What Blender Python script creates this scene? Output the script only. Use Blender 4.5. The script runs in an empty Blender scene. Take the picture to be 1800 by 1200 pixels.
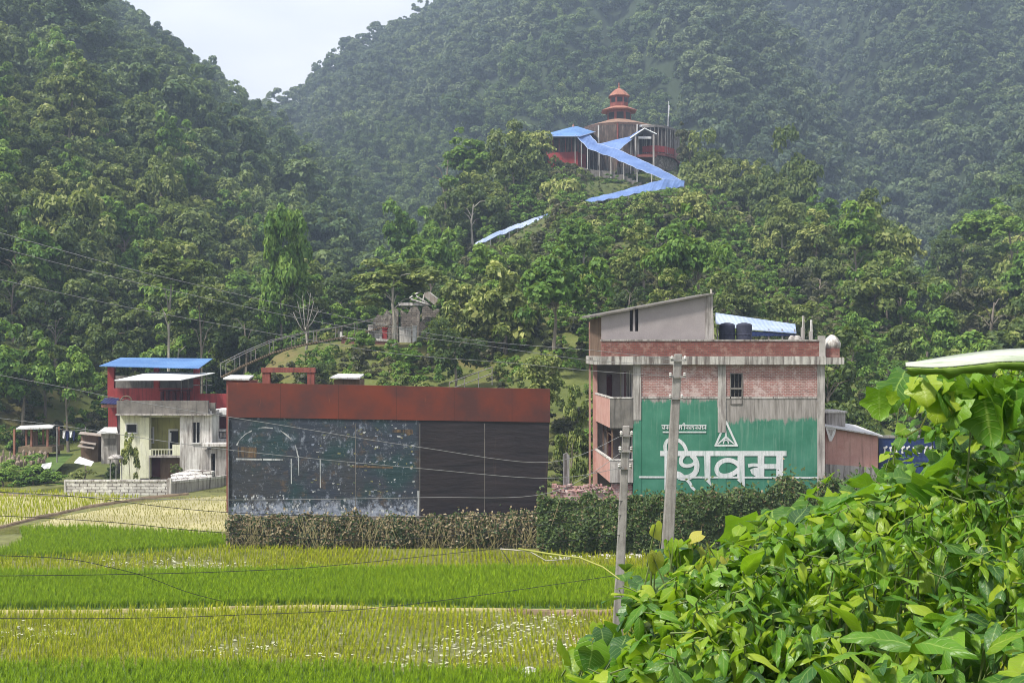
import bpy, math, random
import numpy as np
from mathutils import Vector, noise as mnoise

# ------------------------------------------------------------ camera, sky, sun
S = bpy.context.scene
C = S.collection
F = 1930.0            # focal length in photograph pixels
HZ = 620.0            # pixel row of the horizon
CZ = 10.0             # eye height above the paddies
cd = bpy.data.cameras.new('camera')
cam = bpy.data.objects.new('camera', cd)
C.objects.link(cam)
cam.location = (0, 0, CZ)
cam.rotation_euler = (math.radians(90), 0, 0)
cd.sensor_width = 36
cd.lens = 36 * F / 1800
cd.shift_y = 20 / 1800
cd.clip_start = 0.1
cd.clip_end = 4000
S.camera = cam

SUN_EL, SUN_AZ = math.radians(55), math.radians(-124)   # azimuth from +Y, clockwise
w = bpy.data.worlds.new('World')
S.world = w
w.use_nodes = True
nt = w.node_tree
bg = nt.nodes['Background']
sky = nt.nodes.new('ShaderNodeTexSky')
sky.sky_type = 'NISHITA'
sky.sun_disc = False
sky.sun_elevation = SUN_EL
sky.sun_rotation = SUN_AZ
sky.dust_density = 2.5
tc = nt.nodes.new('ShaderNodeTexCoord')
mp = nt.nodes.new('ShaderNodeMapping')
mp.inputs['Scale'].default_value = (1, 1, 2.6)
nz = nt.nodes.new('ShaderNodeTexNoise')
nz.inputs['Scale'].default_value = 3.2
nz.inputs['Detail'].default_value = 7
nz.inputs['Roughness'].default_value = 0.5
cr = nt.nodes.new('ShaderNodeValToRGB')
cr.color_ramp.elements[0].position = 0.34
cr.color_ramp.elements[0].color = (0.62, 0.62, 0.62, 1)
cr.color_ramp.elements[1].position = 0.68
cr.color_ramp.elements[1].color = (1, 1, 1, 1)
mx = nt.nodes.new('ShaderNodeMix')
mx.data_type = 'RGBA'
mx.inputs['B'].default_value = (8.6, 8.6, 9.1, 1)
nt.links.new(tc.outputs['Generated'], mp.inputs['Vector'])
nt.links.new(mp.outputs[0], nz.inputs['Vector'])
nt.links.new(nz.outputs['Fac'], cr.inputs[0])
nt.links.new(cr.outputs[0], mx.inputs['Factor'])
nt.links.new(sky.outputs[0], mx.inputs['A'])
nt.links.new(mx.outputs['Result'], bg.inputs['Color'])
bg.inputs['Strength'].default_value = 0.1

sd = bpy.data.lights.new('sun', 'SUN')
sd.energy = 4.9
sd.angle = math.radians(7)
sd.color = (1, 0.95, 0.86)
sun = bpy.data.objects.new('sun', sd)
C.objects.link(sun)
sdir = Vector((math.sin(SUN_AZ) * math.cos(SUN_EL), math.cos(SUN_AZ) * math.cos(SUN_EL), math.sin(SUN_EL)))
sun.rotation_euler = sdir.to_track_quat('Z', 'Y').to_euler()

S.view_settings.view_transform = 'Standard'
S.view_settings.look = 'None'
S.view_settings.exposure = 0.55
S.view_settings.gamma = 1.0
cy = S.cycles
cy.filter_width = 1.0
cy.max_bounces = 6
cy.diffuse_bounces = 2
cy.glossy_bounces = 2
cy.transmission_bounces = 3
cy.transparent_max_bounces = 4
cy.volume_bounces = 0
cy.caustics_reflective = False
cy.caustics_refractive = False

# ------------------------------------------------------------ helpers
R = np.random.RandomState(7)
random.seed(11)


def at(px, py, Y):
    return ((px - 900) / F * Y, Y, CZ + (HZ - py) / F * Y)


def gy(py):           # depth at which level ground z=0 shows at pixel row py
    return F * CZ / (py - HZ)


def gp(px, py, z=0.0):
    Y = F * (CZ - z) / (py - HZ)
    return ((px - 900) / F * Y, Y, z)


class MB:
    """collects verts and faces into ONE mesh"""

    def __init__(s):
        s.v, s.f = [], []

    def add(s, vs, fs):
        o = len(s.v)
        s.v += [tuple(p) for p in vs]
        s.f += [tuple(i + o for i in f) for f in fs]
        return s

    def box(s, x0, x1, y0, y1, z0, z1):
        return s.add([(x0, y0, z0), (x1, y0, z0), (x1, y1, z0), (x0, y1, z0),
                      (x0, y0, z1), (x1, y0, z1), (x1, y1, z1), (x0, y1, z1)],
                     [(0, 3, 2, 1), (4, 5, 6, 7), (0, 1, 5, 4), (1, 2, 6, 5), (2, 3, 7, 6), (3, 0, 4, 7)])

    def pbox(s, px0, px1, py0, py1, Y, d):
        """box whose front face, at depth Y, spans those pixels"""
        a, b = at(px0, py1, Y), at(px1, py0, Y)
        return s.box(a[0], b[0], Y, Y + d, a[2], b[2])

    def poly(s, pts, dvec):
        """closed prism: polygon pts pushed along dvec"""
        n = len(pts)
        q = [tuple(p[i] + dvec[i] for i in range(3)) for p in pts]
        return s.add(list(pts) + q, [tuple(range(n)), tuple(range(2 * n - 1, n - 1, -1))] +
                     [(i, i + n, (i + 1) % n + n, (i + 1) % n) for i in range(n)])

    def ppoly(s, pp, Y, d):
        return s.poly([at(p[0], p[1], Y) for p in pp], (0, d, 0))

    def tube(s, pts, r0, r1=None, n=6):
        r1 = r0 if r1 is None else r1
        P = [Vector(p) for p in pts]
        m = len(P)
        o = len(s.v)
        up = Vector((0, 0, 1))
        for i, p in enumerate(P):
            t = (P[min(i + 1, m - 1)] - P[max(i - 1, 0)]).normalized()
            a = t.cross(up)
            if a.length < 1e-3:
                a = Vector((1, 0, 0))
            a.normalize()
            b = t.cross(a)
            r = r0 + (r1 - r0) * i / max(1, m - 1)
            for k in range(n):
                q = p + (a * math.cos(2 * math.pi * k / n) + b * math.sin(2 * math.pi * k / n)) * r
                s.v.append(tuple(q))
        for i in range(m - 1):
            for k in range(n):
                a0, a1 = o + i * n + k, o + i * n + (k + 1) % n
                s.f.append((a0, a1, a1 + n, a0 + n))
        s.f.append(tuple(range(o + n - 1, o - 1, -1)))
        s.f.append(tuple(range(o + (m - 1) * n, o + m * n)))
        return s

    def ngon(s, cx, cy_, prof, n=8, rot=math.pi / 8):
        """lathe of n facets through (radius, z)"""
        o = len(s.v)
        for r, z in prof:
            for k in range(n):
                a = rot + 2 * math.pi * k / n
                s.v.append((cx + r * math.cos(a), cy_ + r * math.sin(a), z))
        for i in range(len(prof) - 1):
            for k in range(n):
                a0, a1 = o + i * n + k, o + i * n + (k + 1) % n
                s.f.append((a0, a1, a1 + n, a0 + n))
        s.f.append(tuple(range(o + n - 1, o - 1, -1)))
        s.f.append(tuple(range(o + (len(prof) - 1) * n, o + len(prof) * n)))
        return s

    def build(s, name, mat, parent=None, label=None, cat=None, group=None, kind=None, smooth=False):
        me = bpy.data.meshes.new(name)
        me.from_pydata(s.v, [], s.f)
        me.update()
        if smooth:
            me.shade_smooth()
        me.materials.append(mat)
        return link(name, me, parent, label, cat, group, kind)


def tag(o, label=None, cat=None, group=None, kind=None):
    if label:
        o['label'] = label
    if cat:
        o['category'] = cat
    if group:
        o['group'] = group
    if kind:
        o['kind'] = kind
    return o


def link(name, me, parent=None, label=None, cat=None, group=None, kind=None):
    o = bpy.data.objects.new(name, me)
    C.objects.link(o)
    if parent is not None:
        o.parent = parent
        o.matrix_parent_inverse = parent.matrix_world.inverted() if False else parent_inv(parent)
    return tag(o, label, cat, group, kind)


def parent_inv(p):
    from mathutils import Matrix
    m = Matrix.LocRotScale(p.location, p.rotation_euler, p.scale).inverted()
    return m


def thing(name, label, cat, loc=(0, 0, 0), group=None):
    o = bpy.data.objects.new(name, None)
    C.objects.link(o)
    o.empty_display_size = 0.3
    o.location = loc
    return tag(o, label, cat, group)


def quad_mesh(name, Q, mat, tint=None, smooth=False):
    """Q: (n,4,3) loose leaf quads"""
    n = len(Q)
    me = bpy.data.meshes.new(name)
    me.vertices.add(n * 4)
    me.vertices.foreach_set('co', np.ascontiguousarray(Q, dtype=np.float32).ravel())
    me.loops.add(n * 4)
    me.loops.foreach_set('vertex_index', np.arange(n * 4, dtype=np.int32))
    me.polygons.add(n)
    me.polygons.foreach_set('loop_start', np.arange(0, n * 4, 4, dtype=np.int32))
    if tint is not None:
        a = me.attributes.new('tint', 'FLOAT', 'POINT')
        a.data.foreach_set('value', np.repeat(tint, 4).astype(np.float32))
    me.update(calc_edges=True)
    me.materials.append(mat)
    return me


def arr_mesh(name, V, Fq, mat, tint=None, smooth=True):
    """V: (n,3), Fq: (m,4) quads"""
    me = bpy.data.meshes.new(name)
    me.vertices.add(len(V))
    me.vertices.foreach_set('co', np.ascontiguousarray(V, dtype=np.float32).ravel())
    me.loops.add(len(Fq) * 4)
    me.loops.foreach_set('vertex_index', np.ascontiguousarray(Fq, dtype=np.int32).ravel())
    me.polygons.add(len(Fq))
    me.polygons.foreach_set('loop_start', np.arange(0, len(Fq) * 4, 4, dtype=np.int32))
    if tint is not None:
        a = me.attributes.new('tint', 'FLOAT', 'POINT')
        a.data.foreach_set('value', tint.astype(np.float32))
    me.update(calc_edges=True)
    if smooth:
        me.shade_smooth()
    me.materials.append(mat)
    return me


# ------------------------------------------------------------ materials
class N:
    """tiny node builder"""

    def __init__(s, name):
        s.m = bpy.data.materials.new(name)
        s.m.use_nodes = True
        s.t = s.m.node_tree
        s.b = s.t.nodes['Principled BSDF']
        s.b.inputs['Specular IOR Level'].default_value = 0.3
        s.co = s.t.nodes.new('ShaderNodeTexCoord').outputs['Object']

    def n(s, k, **kw):
        x = s.t.nodes.new('ShaderNode' + k)
        for a, v in kw.items():
            setattr(x, a, v)
        return x

    def l(s, a, b):
        s.t.links.new(a, b)
        return b

    def put(s, sock, v):
        if hasattr(v, 'is_linked') or isinstance(v, bpy.types.NodeSocket):
            s.l(v, sock)
        elif isinstance(v, (tuple, list)) and len(v) == 3 and sock.type == 'RGBA':
            sock.default_value = (*v, 1)
        else:
            sock.default_value = v

    def noise(s, scale, det=4, rough=.55, vec=None, sc=None, dist=0):
        v = vec or s.co
        if sc:
            m = s.n('Mapping')
            m.inputs['Scale'].default_value = sc
            s.l(v, m.inputs['Vector'])
            v = m.outputs[0]
        x = s.n('TexNoise')
        x.inputs['Scale'].default_value = scale
        x.inputs['Detail'].default_value = det
        x.inputs['Roughness'].default_value = rough
        x.inputs['Distortion'].default_value = dist
        s.l(v, x.inputs['Vector'])
        return x.outputs['Fac']

    def ramp(s, f, stops):
        x = s.n('ValToRGB')
        e = x.color_ramp.elements
        while len(e) < len(stops):
            e.new(0.5)
        for i, (p, c) in enumerate(stops):
            e[i].position = p
            e[i].color = (c, c, c, 1) if isinstance(c, (int, float)) else (*c, 1)
        s.put(x.inputs[0], f)
        return x.outputs[0]

    def mix(s, f, a, b, mode='MIX'):
        x = s.n('Mix', data_type='RGBA', blend_type=mode)
        s.put(x.inputs['Factor'], f)
        s.put(x.inputs['A'], a)
        s.put(x.inputs['B'], b)
        return x.outputs['Result']

    def math(s, op, a, b=None, clamp=False):
        x = s.n('Math', operation=op, use_clamp=clamp)
        s.put(x.inputs[0], a)
        if b is not None:
            s.put(x.inputs[1], b)
        return x.outputs[0]

    def xyz(s, vec=None):
        x = s.n('SeparateXYZ')
        s.l(vec or s.co, x.inputs[0])
        return x.outputs

    def attr(s, name):
        x = s.n('Attribute', attribute_name=name)
        return x.outputs['Fac']

    def bump(s, h, st=.4, d=.05):
        x = s.n('Bump')
        x.inputs['Strength'].default_value = st
        x.inputs['Distance'].default_value = d
        s.l(h, x.inputs['Height'])
        s.l(x.outputs[0], s.b.inputs['Normal'])

    def done(s, col, rough=.8, metal=0):
        s.put(s.b.inputs['Base Color'], col)
        s.put(s.b.inputs['Roughness'], rough)
        s.b.inputs['Metallic'].default_value = metal
        return s.m


def weathered(name, c1, c2, c3=None, scale=1.2, rough=.85, streak=True, bump=.3, amt=.5):
    k = N(name)
    a = k.noise(scale, 8, .65)
    col = k.mix(k.ramp(a, [(.35, 0), (.65, 1)]), c1, c2)
    if c3:
        b = k.noise(1.0, 6, .7, sc=(5, 5, .35) if streak else (1.5, 1.5, 1.5))
        col = k.mix(k.ramp(b, [(amt, 0), (amt + .18, 1)]), col, c3)
    g = k.noise(25, 3, .6)
    col = k.mix(k.ramp(g, [(.3, .25), (.7, 0)]), col, (.08, .07, .06))
    k.bump(a, bump, .04)
    return k.done(col, rough)


def leafmat(name, dark, mid, light, trans=.3, spec=.35, rough=.58, hue=.5):
    """tint per leaf, plus a shift per tree"""
    k = N(name)
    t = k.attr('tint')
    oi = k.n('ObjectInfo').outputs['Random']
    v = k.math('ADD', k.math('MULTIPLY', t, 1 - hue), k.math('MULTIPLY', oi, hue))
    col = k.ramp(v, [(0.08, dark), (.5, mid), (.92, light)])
    k.done(col, rough)
    k.b.inputs['Specular IOR Level'].default_value = spec
    tr = k.n('BsdfTranslucent')
    k.put(tr.inputs['Color'], k.mix(.5, col, (.35, .45, .06)))
    ms = k.n('MixShader')
    ms.inputs[0].default_value = trans
    k.l(k.b.outputs[0], ms.inputs[1])
    k.l(tr.outputs[0], ms.inputs[2])
    k.l(ms.outputs[0], k.t.nodes['Material Output'].inputs['Surface'])
    return k.m


M = {}
M['leaf'] = leafmat('leaf_green', (.024, .05, .016), (.065, .11, .028), (.22, .26, .07))
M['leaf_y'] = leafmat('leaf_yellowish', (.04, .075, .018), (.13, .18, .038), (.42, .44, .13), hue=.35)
M['leaf_b'] = leafmat('leaf_bright', (.04, .10, .016), (.10, .21, .026), (.24, .36, .055), hue=.3)
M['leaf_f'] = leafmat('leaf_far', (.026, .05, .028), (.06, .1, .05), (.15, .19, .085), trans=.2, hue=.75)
M['leaf_fy'] = leafmat('leaf_left_slope', (.022, .05, .018), (.058, .11, .034), (.15, .21, .06), trans=.22, hue=.7)
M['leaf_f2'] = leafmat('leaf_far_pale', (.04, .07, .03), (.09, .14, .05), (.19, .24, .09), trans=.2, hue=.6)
M['leaf_f3'] = leafmat('leaf_left_slope_pale', (.035, .068, .02), (.085, .14, .036), (.21, .26, .075), trans=.22, hue=.6)
M['leaf_d'] = leafmat('leaf_dull', (.03, .04, .02), (.07, .075, .035), (.14, .13, .06), trans=.2)
M['rice_g'] = leafmat('rice_bright', (.16, .27, .005), (.23, .37, .007), (.33, .46, .012), trans=.35, hue=.6, spec=.08)
M['rice_y'] = leafmat('rice_yellow', (.22, .27, .010), (.38, .43, .014), (.57, .58, .04), trans=.3, hue=.6, spec=.08)
M['rice_p'] = leafmat('rice_pale', (.28, .28, .07), (.42, .39, .12), (.56, .51, .22), trans=.3, hue=.6)
M['bark'] = weathered('bark_grey', (.16, .13, .10), (.32, .28, .22), (.10, .08, .06))
M['bark_p'] = weathered('bark_pale', (.42, .38, .31), (.6, .56, .48), (.25, .21, .17))
M['conc'] = weathered('concrete_grey', (.36, .34, .32), (.52, .49, .46), (.14, .12, .11), amt=.45)
M['slab'] = weathered('slab_stained', (.40, .38, .35), (.60, .58, .54), (.13, .11, .10), amt=.43)
M['conc_d'] = weathered('concrete_dark', (.13, .12, .11), (.24, .22, .20), (.07, .065, .06))
M['conc_w'] = weathered('concrete_pale', (.58, .56, .53), (.78, .76, .73), (.24, .21, .19), amt=.44)
M['conc_pl'] = weathered('plaster_mauve', (.30, .27, .27), (.36, .325, .32), None)
M['pole'] = weathered('pole_concrete', (.24, .225, .21), (.34, .32, .30), (.14, .125, .115), scale=3)
M['pink'] = weathered('plaster_pink', (.50, .26, .22), (.6, .36, .31), (.35, .2, .17))
M['cream'] = weathered('plaster_cream', (.70, .70, .50), (.80, .80, .64), (.40, .39, .3))
M['olive'] = weathered('plaster_olive', (.33, .32, .10), (.42, .41, .15), (.2, .2, .08))
M['white'] = weathered('paint_white', (.68, .68, .67), (.8, .8, .8), (.45, .44, .42))
M['red'] = weathered('paint_red', (.30, .032, .034), (.38, .05, .05), (.14, .03, .03))
M['redt'] = weathered('temple_red', (.20, .05, .04), (.29, .085, .065), (.10, .04, .035))
M['terra'] = weathered('roof_terracotta', (.30, .12, .085), (.40, .19, .13), (.18, .08, .06))
M['rust'] = weathered('roof_tin_rust', (.30, .24, .2), (.45, .42, .38), (.22, .12, .08))
M['tin'] = weathered('roof_tin', (.55, .56, .57), (.72, .72, .72), (.35, .3, .26))
M['wood'] = weathered('wood_brown', (.12, .07, .045), (.2, .13, .09), (.05, .03, .02))
M['dark'] = N('dark_opening').done((.012, .010, .013), .4)
M['maroon'] = weathered('curtain_maroon', (.06, .012, .02), (.1, .02, .03), None)
M['iron'] = weathered('iron_rail', (.2, .2, .2), (.36, .35, .33), (.2, .1, .06))
M['wire'] = N('wire_black').done((.03, .03, .03), .6)
M['wire_l'] = N('wire_aluminium').done((.24, .24, .24), .5, .2)
M['straw'] = weathered('straw_dry', (.28, .25, .11), (.42, .37, .18), (.18, .14, .07))
M['mud'] = weathered('mud_bund', (.16, .11, .065), (.27, .2, .13), (.1, .08, .04), streak=False)
M['stone'] = weathered('stone', (.22, .16, .12), (.36, .28, .22), None)
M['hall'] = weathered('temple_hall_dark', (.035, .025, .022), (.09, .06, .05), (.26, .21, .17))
M['black'] = weathered('plastic_black', (.02, .025, .05), (.04, .045, .08), None)
M['marigold'] = N('x').done((.6, .3, .02), .7)


def tarp(name, c1, c2, c3):
    k = N(name)
    a = k.noise(.35, 5, .6)
    b = k.noise(3, 4, .6, sc=(.3, 1, 1))
    col = k.mix(k.ramp(a, [(.4, 0), (.62, 1)]), c1, c2)
    col = k.mix(k.ramp(b, [(.6, 0), (.75, .7)]), col, c3)
    x = k.xyz()
    wv = k.n('TexWave', wave_type='BANDS', bands_direction='X')
    wv.inputs['Scale'].default_value = 1.2
    wv.inputs['Distortion'].default_value = 1.5
    k.l(k.co, wv.inputs['Vector'])
    k.bump(wv.outputs['Fac'], .35, .06)
    return k.done(col, .5)


M['blue'] = tarp('tarp_blue', (.095, .165, .37), (.14, .225, .45), (.28, .36, .52))
M['blue_h'] = tarp('tarp_sky_blue', (.075, .17, .38), (.11, .23, .46), (.28, .37, .5))
M['blue_w'] = tarp('tarp_faded', (.24, .31, .48), (.38, .44, .56), (.12, .2, .45))
M['navy'] = tarp('tarp_navy', (.012, .02, .075), (.02, .04, .13), (.05, .08, .2))
M['whitet'] = tarp('tarp_white', (.7, .72, .7), (.8, .8, .8), (.5, .5, .48))


def brick(name, c1, c2, mortar, sc=1.0, pale=(.5, .42, .38)):
    k = N(name)
    s = k.xyz()
    cb = k.n('CombineXYZ')
    k.l(k.math('ADD', s[0], s[1]), cb.inputs[0])
    k.l(s[2], cb.inputs[1])
    b = k.n('TexBrick')
    b.inputs['Scale'].default_value = 1
    b.inputs['Brick Width'].default_value = .24 * sc
    b.inputs['Row Height'].default_value = .088 * sc
    b.inputs['Mortar Size'].default_value = .012 * sc
    b.inputs['Color1'].default_value = (*c1, 1)
    b.inputs['Color2'].default_value = (*c2, 1)
    b.inputs['Mortar'].default_value = (*mortar, 1)
    k.l(cb.outputs[0], b.inputs['Vector'])
    a = k.noise(2.2, 8, .72)
    col = k.mix(k.ramp(a, [(.5, 0), (.62, .85)]), b.outputs['Color'], pale)
    col = k.mix(k.ramp(k.noise(5, 5, .8, sc=(1, 1, 1.8)), [(.60, 0), (.68, .7)]), col, (.05, .03, .028))
    a2 = k.noise(1.0, 6, .7, sc=(1.2, 1.2, 4.5))
    col = k.mix(k.ramp(a2, [(.25, .75), (.42, 0)]), col, (.07, .04, .035))
    k.bump(b.outputs['Fac'], .4, -.02)
    return k.done(col, .9)


M['brick'] = brick('brick_red', (.36, .17, .15), (.24, .12, .105), (.40, .33, .31), pale=(.50, .40, .38))
M['brick_p'] = brick('brick_parapet', (.17, .055, .045), (.24, .085, .07), (.12, .08, .07), pale=(.28, .17, .14))
M['block'] = brick('block_white', (.62, .61, .58), (.44, .42, .40), (.12, .1, .09), sc=2.4, pale=(.72, .7, .66))
M['stonew'] = brick('stone_wall', (.24, .2, .17), (.15, .13, .11), (.07, .06, .05), sc=2.2, pale=(.36, .33, .28))


def zpx(py, Y):
    return CZ + (HZ - py) / F * Y


def xpx(px, Y):
    return (px - 900) / F * Y


# ------------------------------------------------------------ terrain
def fbm(x, y, seed=0, oct=4):
    r = np.random.RandomState(seed)
    v = np.zeros_like(x, dtype=float)
    amp, fr, tot = 1, 1, 0
    for o in range(oct):
        for k in range(3):
            a = r.uniform(0, 2 * math.pi)
            p = r.uniform(0, 6.28)
            v += amp * np.sin(fr * (x * math.cos(a) + y * math.sin(a)) + p + 1.3 * np.sin(fr * .7 * (y * math.cos(a) - x * math.sin(a)) + p * 2)) / 3
        tot += amp
        amp *= .55
        fr *= 1.9
    return v / tot


def hill(px, Y, ridge, foot, pw, tree=0., back=.5, gul=0., gw=90., seed=1):
    rp = [r[0] for r in ridge]
    Yr = np.interp(px, rp, [r[2] for r in ridge])
    Pr = np.interp(px, rp, [r[1] for r in ridge])
    Yf = np.interp(px, [f[0] for f in foot], [f[1] for f in foot])
    Zr = CZ + (HZ - Pr) / F * Yr - tree
    Zr = np.maximum(Zr, -5)
    t = np.clip((Y - Yf) / (Yr - Yf), 0, 1)
    z = Zr * t ** pw
    if gul:
        z = z * (1 + gul * fbm(px / gw, Y / 70., seed) * np.sin(math.pi * np.clip(t, 0, 1)) ** .6)
    z = np.where(Y > Yr, Zr - back * (Y - Yr), z)
    return np.where(t <= 0, -1, z)


WALK = [  # covered stair: (px, py of tarp, depth)
    [(1020, 230, 194), (1048, 258, 190), (1092, 281, 186), (1150, 302, 183), (1200, 323, 180)],
    [(1133, 230, 197), (1085, 262, 190.5)],
    [(1200, 322, 180), (1120, 338, 174), (1064, 350, 170), (1010, 363, 166)],
    [(952, 383, 163), (895, 405, 160), (835, 430, 156)]]


def H(x, y):
    x = np.asarray(x, float)
    y = np.asarray(y, float)
    Y = np.maximum(y, 8.)
    px = 900 + F * x / Y
    h = np.zeros_like(x)
    # big slope on the left
    h = np.maximum(h, hill(px, Y, [(-900, -500, 470), (-100, -290, 450), (100, -115, 440), (225, 0, 430), (300, 60, 425), (345, 92, 420), (465, 196, 400),
                                   (600, 292, 370), (760, 378, 340), (850, 450, 310), (1000, 640, 300), (1200, 700, 300)],
                           [(-900, 92), (0, 100), (400, 118), (600, 160), (800, 210), (1200, 240)], .92, 9, .5, .24, 60, 3))
    # nearer foothill on the left
    h = np.maximum(h, hill(px, Y, [(-900, -60, 230), (0, 235, 205), (130, 325, 195), (280, 400, 185), (450, 452, 172), (590, 512, 160), (680, 660, 150), (760, 780, 150)],
                           [(-900, 92), (0, 100), (420, 104), (700, 120)], .95, 9, .35, .1, 60, 9))
    # far mountain
    gl = 1590 - 330 * np.clip((Y - 330) / 330., 0, 1)
    fm = hill(px, Y, [(200, 330, 560), (380, 250, 580), (475, 188, 600), (560, 112, 620), (640, 62, 640), (760, 2, 660), (900, -90, 680), (1100, -190, 700),
                      (1250, -290, 705), (1400, -270, 710), (1800, -250, 700), (2600, -200, 690)],
              [(200, 290), (2600, 290)], .9, 9, .4, .2, 95, 5)
    tt = np.clip((Y - 300) / 360., 0, 1)
    fm = fm * (1 + .17 * np.sin(math.pi * tt) * fbm(px / 48. + Y / 90., Y / 120., 17))
    fm = fm * (1 - .26 * np.exp(-((px - gl) / 95) ** 2)) * (1 + .07 * np.exp(-((px - gl + 260) / 110) ** 2))
    h = np.maximum(h, fm)
    # hills at the right edge
    h = np.maximum(h, hill(px, Y, [(1480, 700, 330), (1560, 580, 330), (1620, 455, 325), (1655, 392, 320), (1705, 332, 315), (1800, 240, 310), (2600, -200, 300)],
                           [(1480, 190), (2600, 190)], .9, 8, .5, .08, 60, 12))
    h = np.maximum(h, hill(px, Y, [(1500, 760, 215), (1580, 620, 215), (1640, 480, 210), (1720, 405, 205), (1800, 355, 200), (2600, 40, 190)],
                           [(1480, 115), (2600, 105)], .9, 8, .4, .06, 60, 13))
    h = np.maximum(h, hill(px, Y, [(1540, 820, 140), (1600, 670, 140), (1640, 585, 138), (1690, 520, 135), (1760, 480, 132), (2600, 330, 120)],
                           [(1480, 90), (2600, 80)], .9, 7, .25, .05, 60, 14))
    # temple hill
    h = np.maximum(h, hill(px, Y, [(500, 830, 165), (600, 640, 168), (680, 570, 175), (740, 510, 182), (800, 440, 188), (850, 385, 192), (900, 330, 197), (940, 300, 203), (1000, 293, 207),
                                   (1185, 293, 207), (1230, 328, 203), (1300, 378, 192), (1400, 425, 175), (1500, 480, 158), (1580, 545, 145), (1660, 650, 138), (1760, 830, 135)],
                           [(520, 80), (900, 76), (1500, 72), (1760, 80)], .86, 0, .55, .05, 60, 21))
    # terrace shoulder with the ruin
    te = hill(px, Y, [(350, 860, 106), (400, 770, 106), (440, 680, 107), (480, 628, 107), (520, 610, 108), (600, 604, 109), (780, 604, 109), (860, 612, 108), (960, 690, 100), (1040, 840, 95)],
              [(330, 84), (460, 80), (600, 74), (1060, 72)], .8, 0, .06)
    h = np.maximum(h, np.where(Y > 135, -1, te))
    # carve under the covered stair
    for seg in WALK:
        for (a, b) in zip(seg[:-1], seg[1:]):
            A, B = np.array(at(*a)), np.array(at(*b))
            d = B[:2] - A[:2]
            t = np.clip(((x - A[0]) * d[0] + (y - A[1]) * d[1]) / (d @ d), 0, 1)
            dist = np.hypot(x - A[0] - t * d[0], y - A[1] - t * d[1])
            lim = A[2] + t * (B[2] - A[2]) - 3.4 + np.maximum(0, dist - 2.5) * .9
            h = np.minimum(h, np.maximum(lim, 0))
    h = h + np.where(h > 1.5, .5 * fbm(x / 7., y / 7., 31), 0)
    # embankment the photographer stands on
    h = np.maximum(h, np.clip(8.3 - .46 * (y - 2), 0, 8.3))
    return np.maximum(h, 0)


def H1(x, y):
    return float(H(np.array([x]), np.array([y]))[0])


rows = [-60, -40, -20, -8, 0] + list(np.arange(2, 24, 2)) + list(np.arange(26, 66, 6)) + list(np.arange(68, 215, 1.8))
yy = rows[-1]
stp = 2.
while yy < 980:
    yy += stp
    stp = min(7, stp * 1.03)
    rows.append(yy)
rows = np.array(rows)
ss = np.linspace(-1.05, 1.05, 330)
YY, SS = np.meshgrid(rows, ss, indexing='ij')
XX = SS * (60 + np.maximum(YY, 0) * .72)
ZZ = H(XX, YY)
nr, ncl = YY.shape
idx = np.arange(nr * ncl).reshape(nr, ncl)
Fq = np.stack([idx[:-1, :-1], idx[:-1, 1:], idx[1:, 1:], idx[1:, :-1]], -1).reshape(-1, 4)
k = N('ground_earth_and_grass')
a = k.noise(.22, 9, .68)
b = k.noise(.06, 5, .6)
col = k.mix(k.ramp(a, [(.38, 0), (.6, 1)]), (.045, .065, .018), (.11, .125, .035))
col = k.mix(k.ramp(b, [(.56, 0), (.64, 1)]), col, (.17, .10, .055))
col = k.mix(k.ramp(k.noise(1.6, 6, .7), [(.45, 0), (.7, .7)]), col, (.03, .045, .012))
k.bump(a, .6, .4)
fg_ = k.ramp(k.math('DIVIDE', k.xyz()[1], 1000), [(.07, 0), (.078, 1), (.108, 1), (.122, 0)])
col = k.mix(k.math('MULTIPLY', fg_, .5), col, k.mix(a, (.07, .10, .02), (.17, .185, .045)))   # grassy shoulder
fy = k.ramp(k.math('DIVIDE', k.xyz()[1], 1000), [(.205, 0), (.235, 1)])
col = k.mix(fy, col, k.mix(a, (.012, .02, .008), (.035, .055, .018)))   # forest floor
M['ground'] = k.done(col, .95)
terrain = link('terrain', arr_mesh('terrain', np.stack([XX, YY, ZZ], -1).reshape(-1, 3), Fq, M['ground']), kind='structure')

# ------------------------------------------------------------ foliage kit
def unit(v):
    return v / np.maximum(np.linalg.norm(v, axis=-1, keepdims=True), 1e-6)


def leaf_quads(c, nrm, size, asp=.5, rs=R):
    """rhombic leaves at c, facing nrm"""
    n = len(c)
    a = unit(np.cross(nrm, unit(rs.normal(size=(n, 3)))))
    b = np.cross(nrm, a)
    L = (size * rs.uniform(.7, 1.35, n))[:, None]
    dr = nrm * L * .18
    return np.stack([c - a * L * .5 - dr, c - b * L * asp * .5, c + a * L * .5 - dr, c + b * L * asp * .5], 1)


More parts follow.
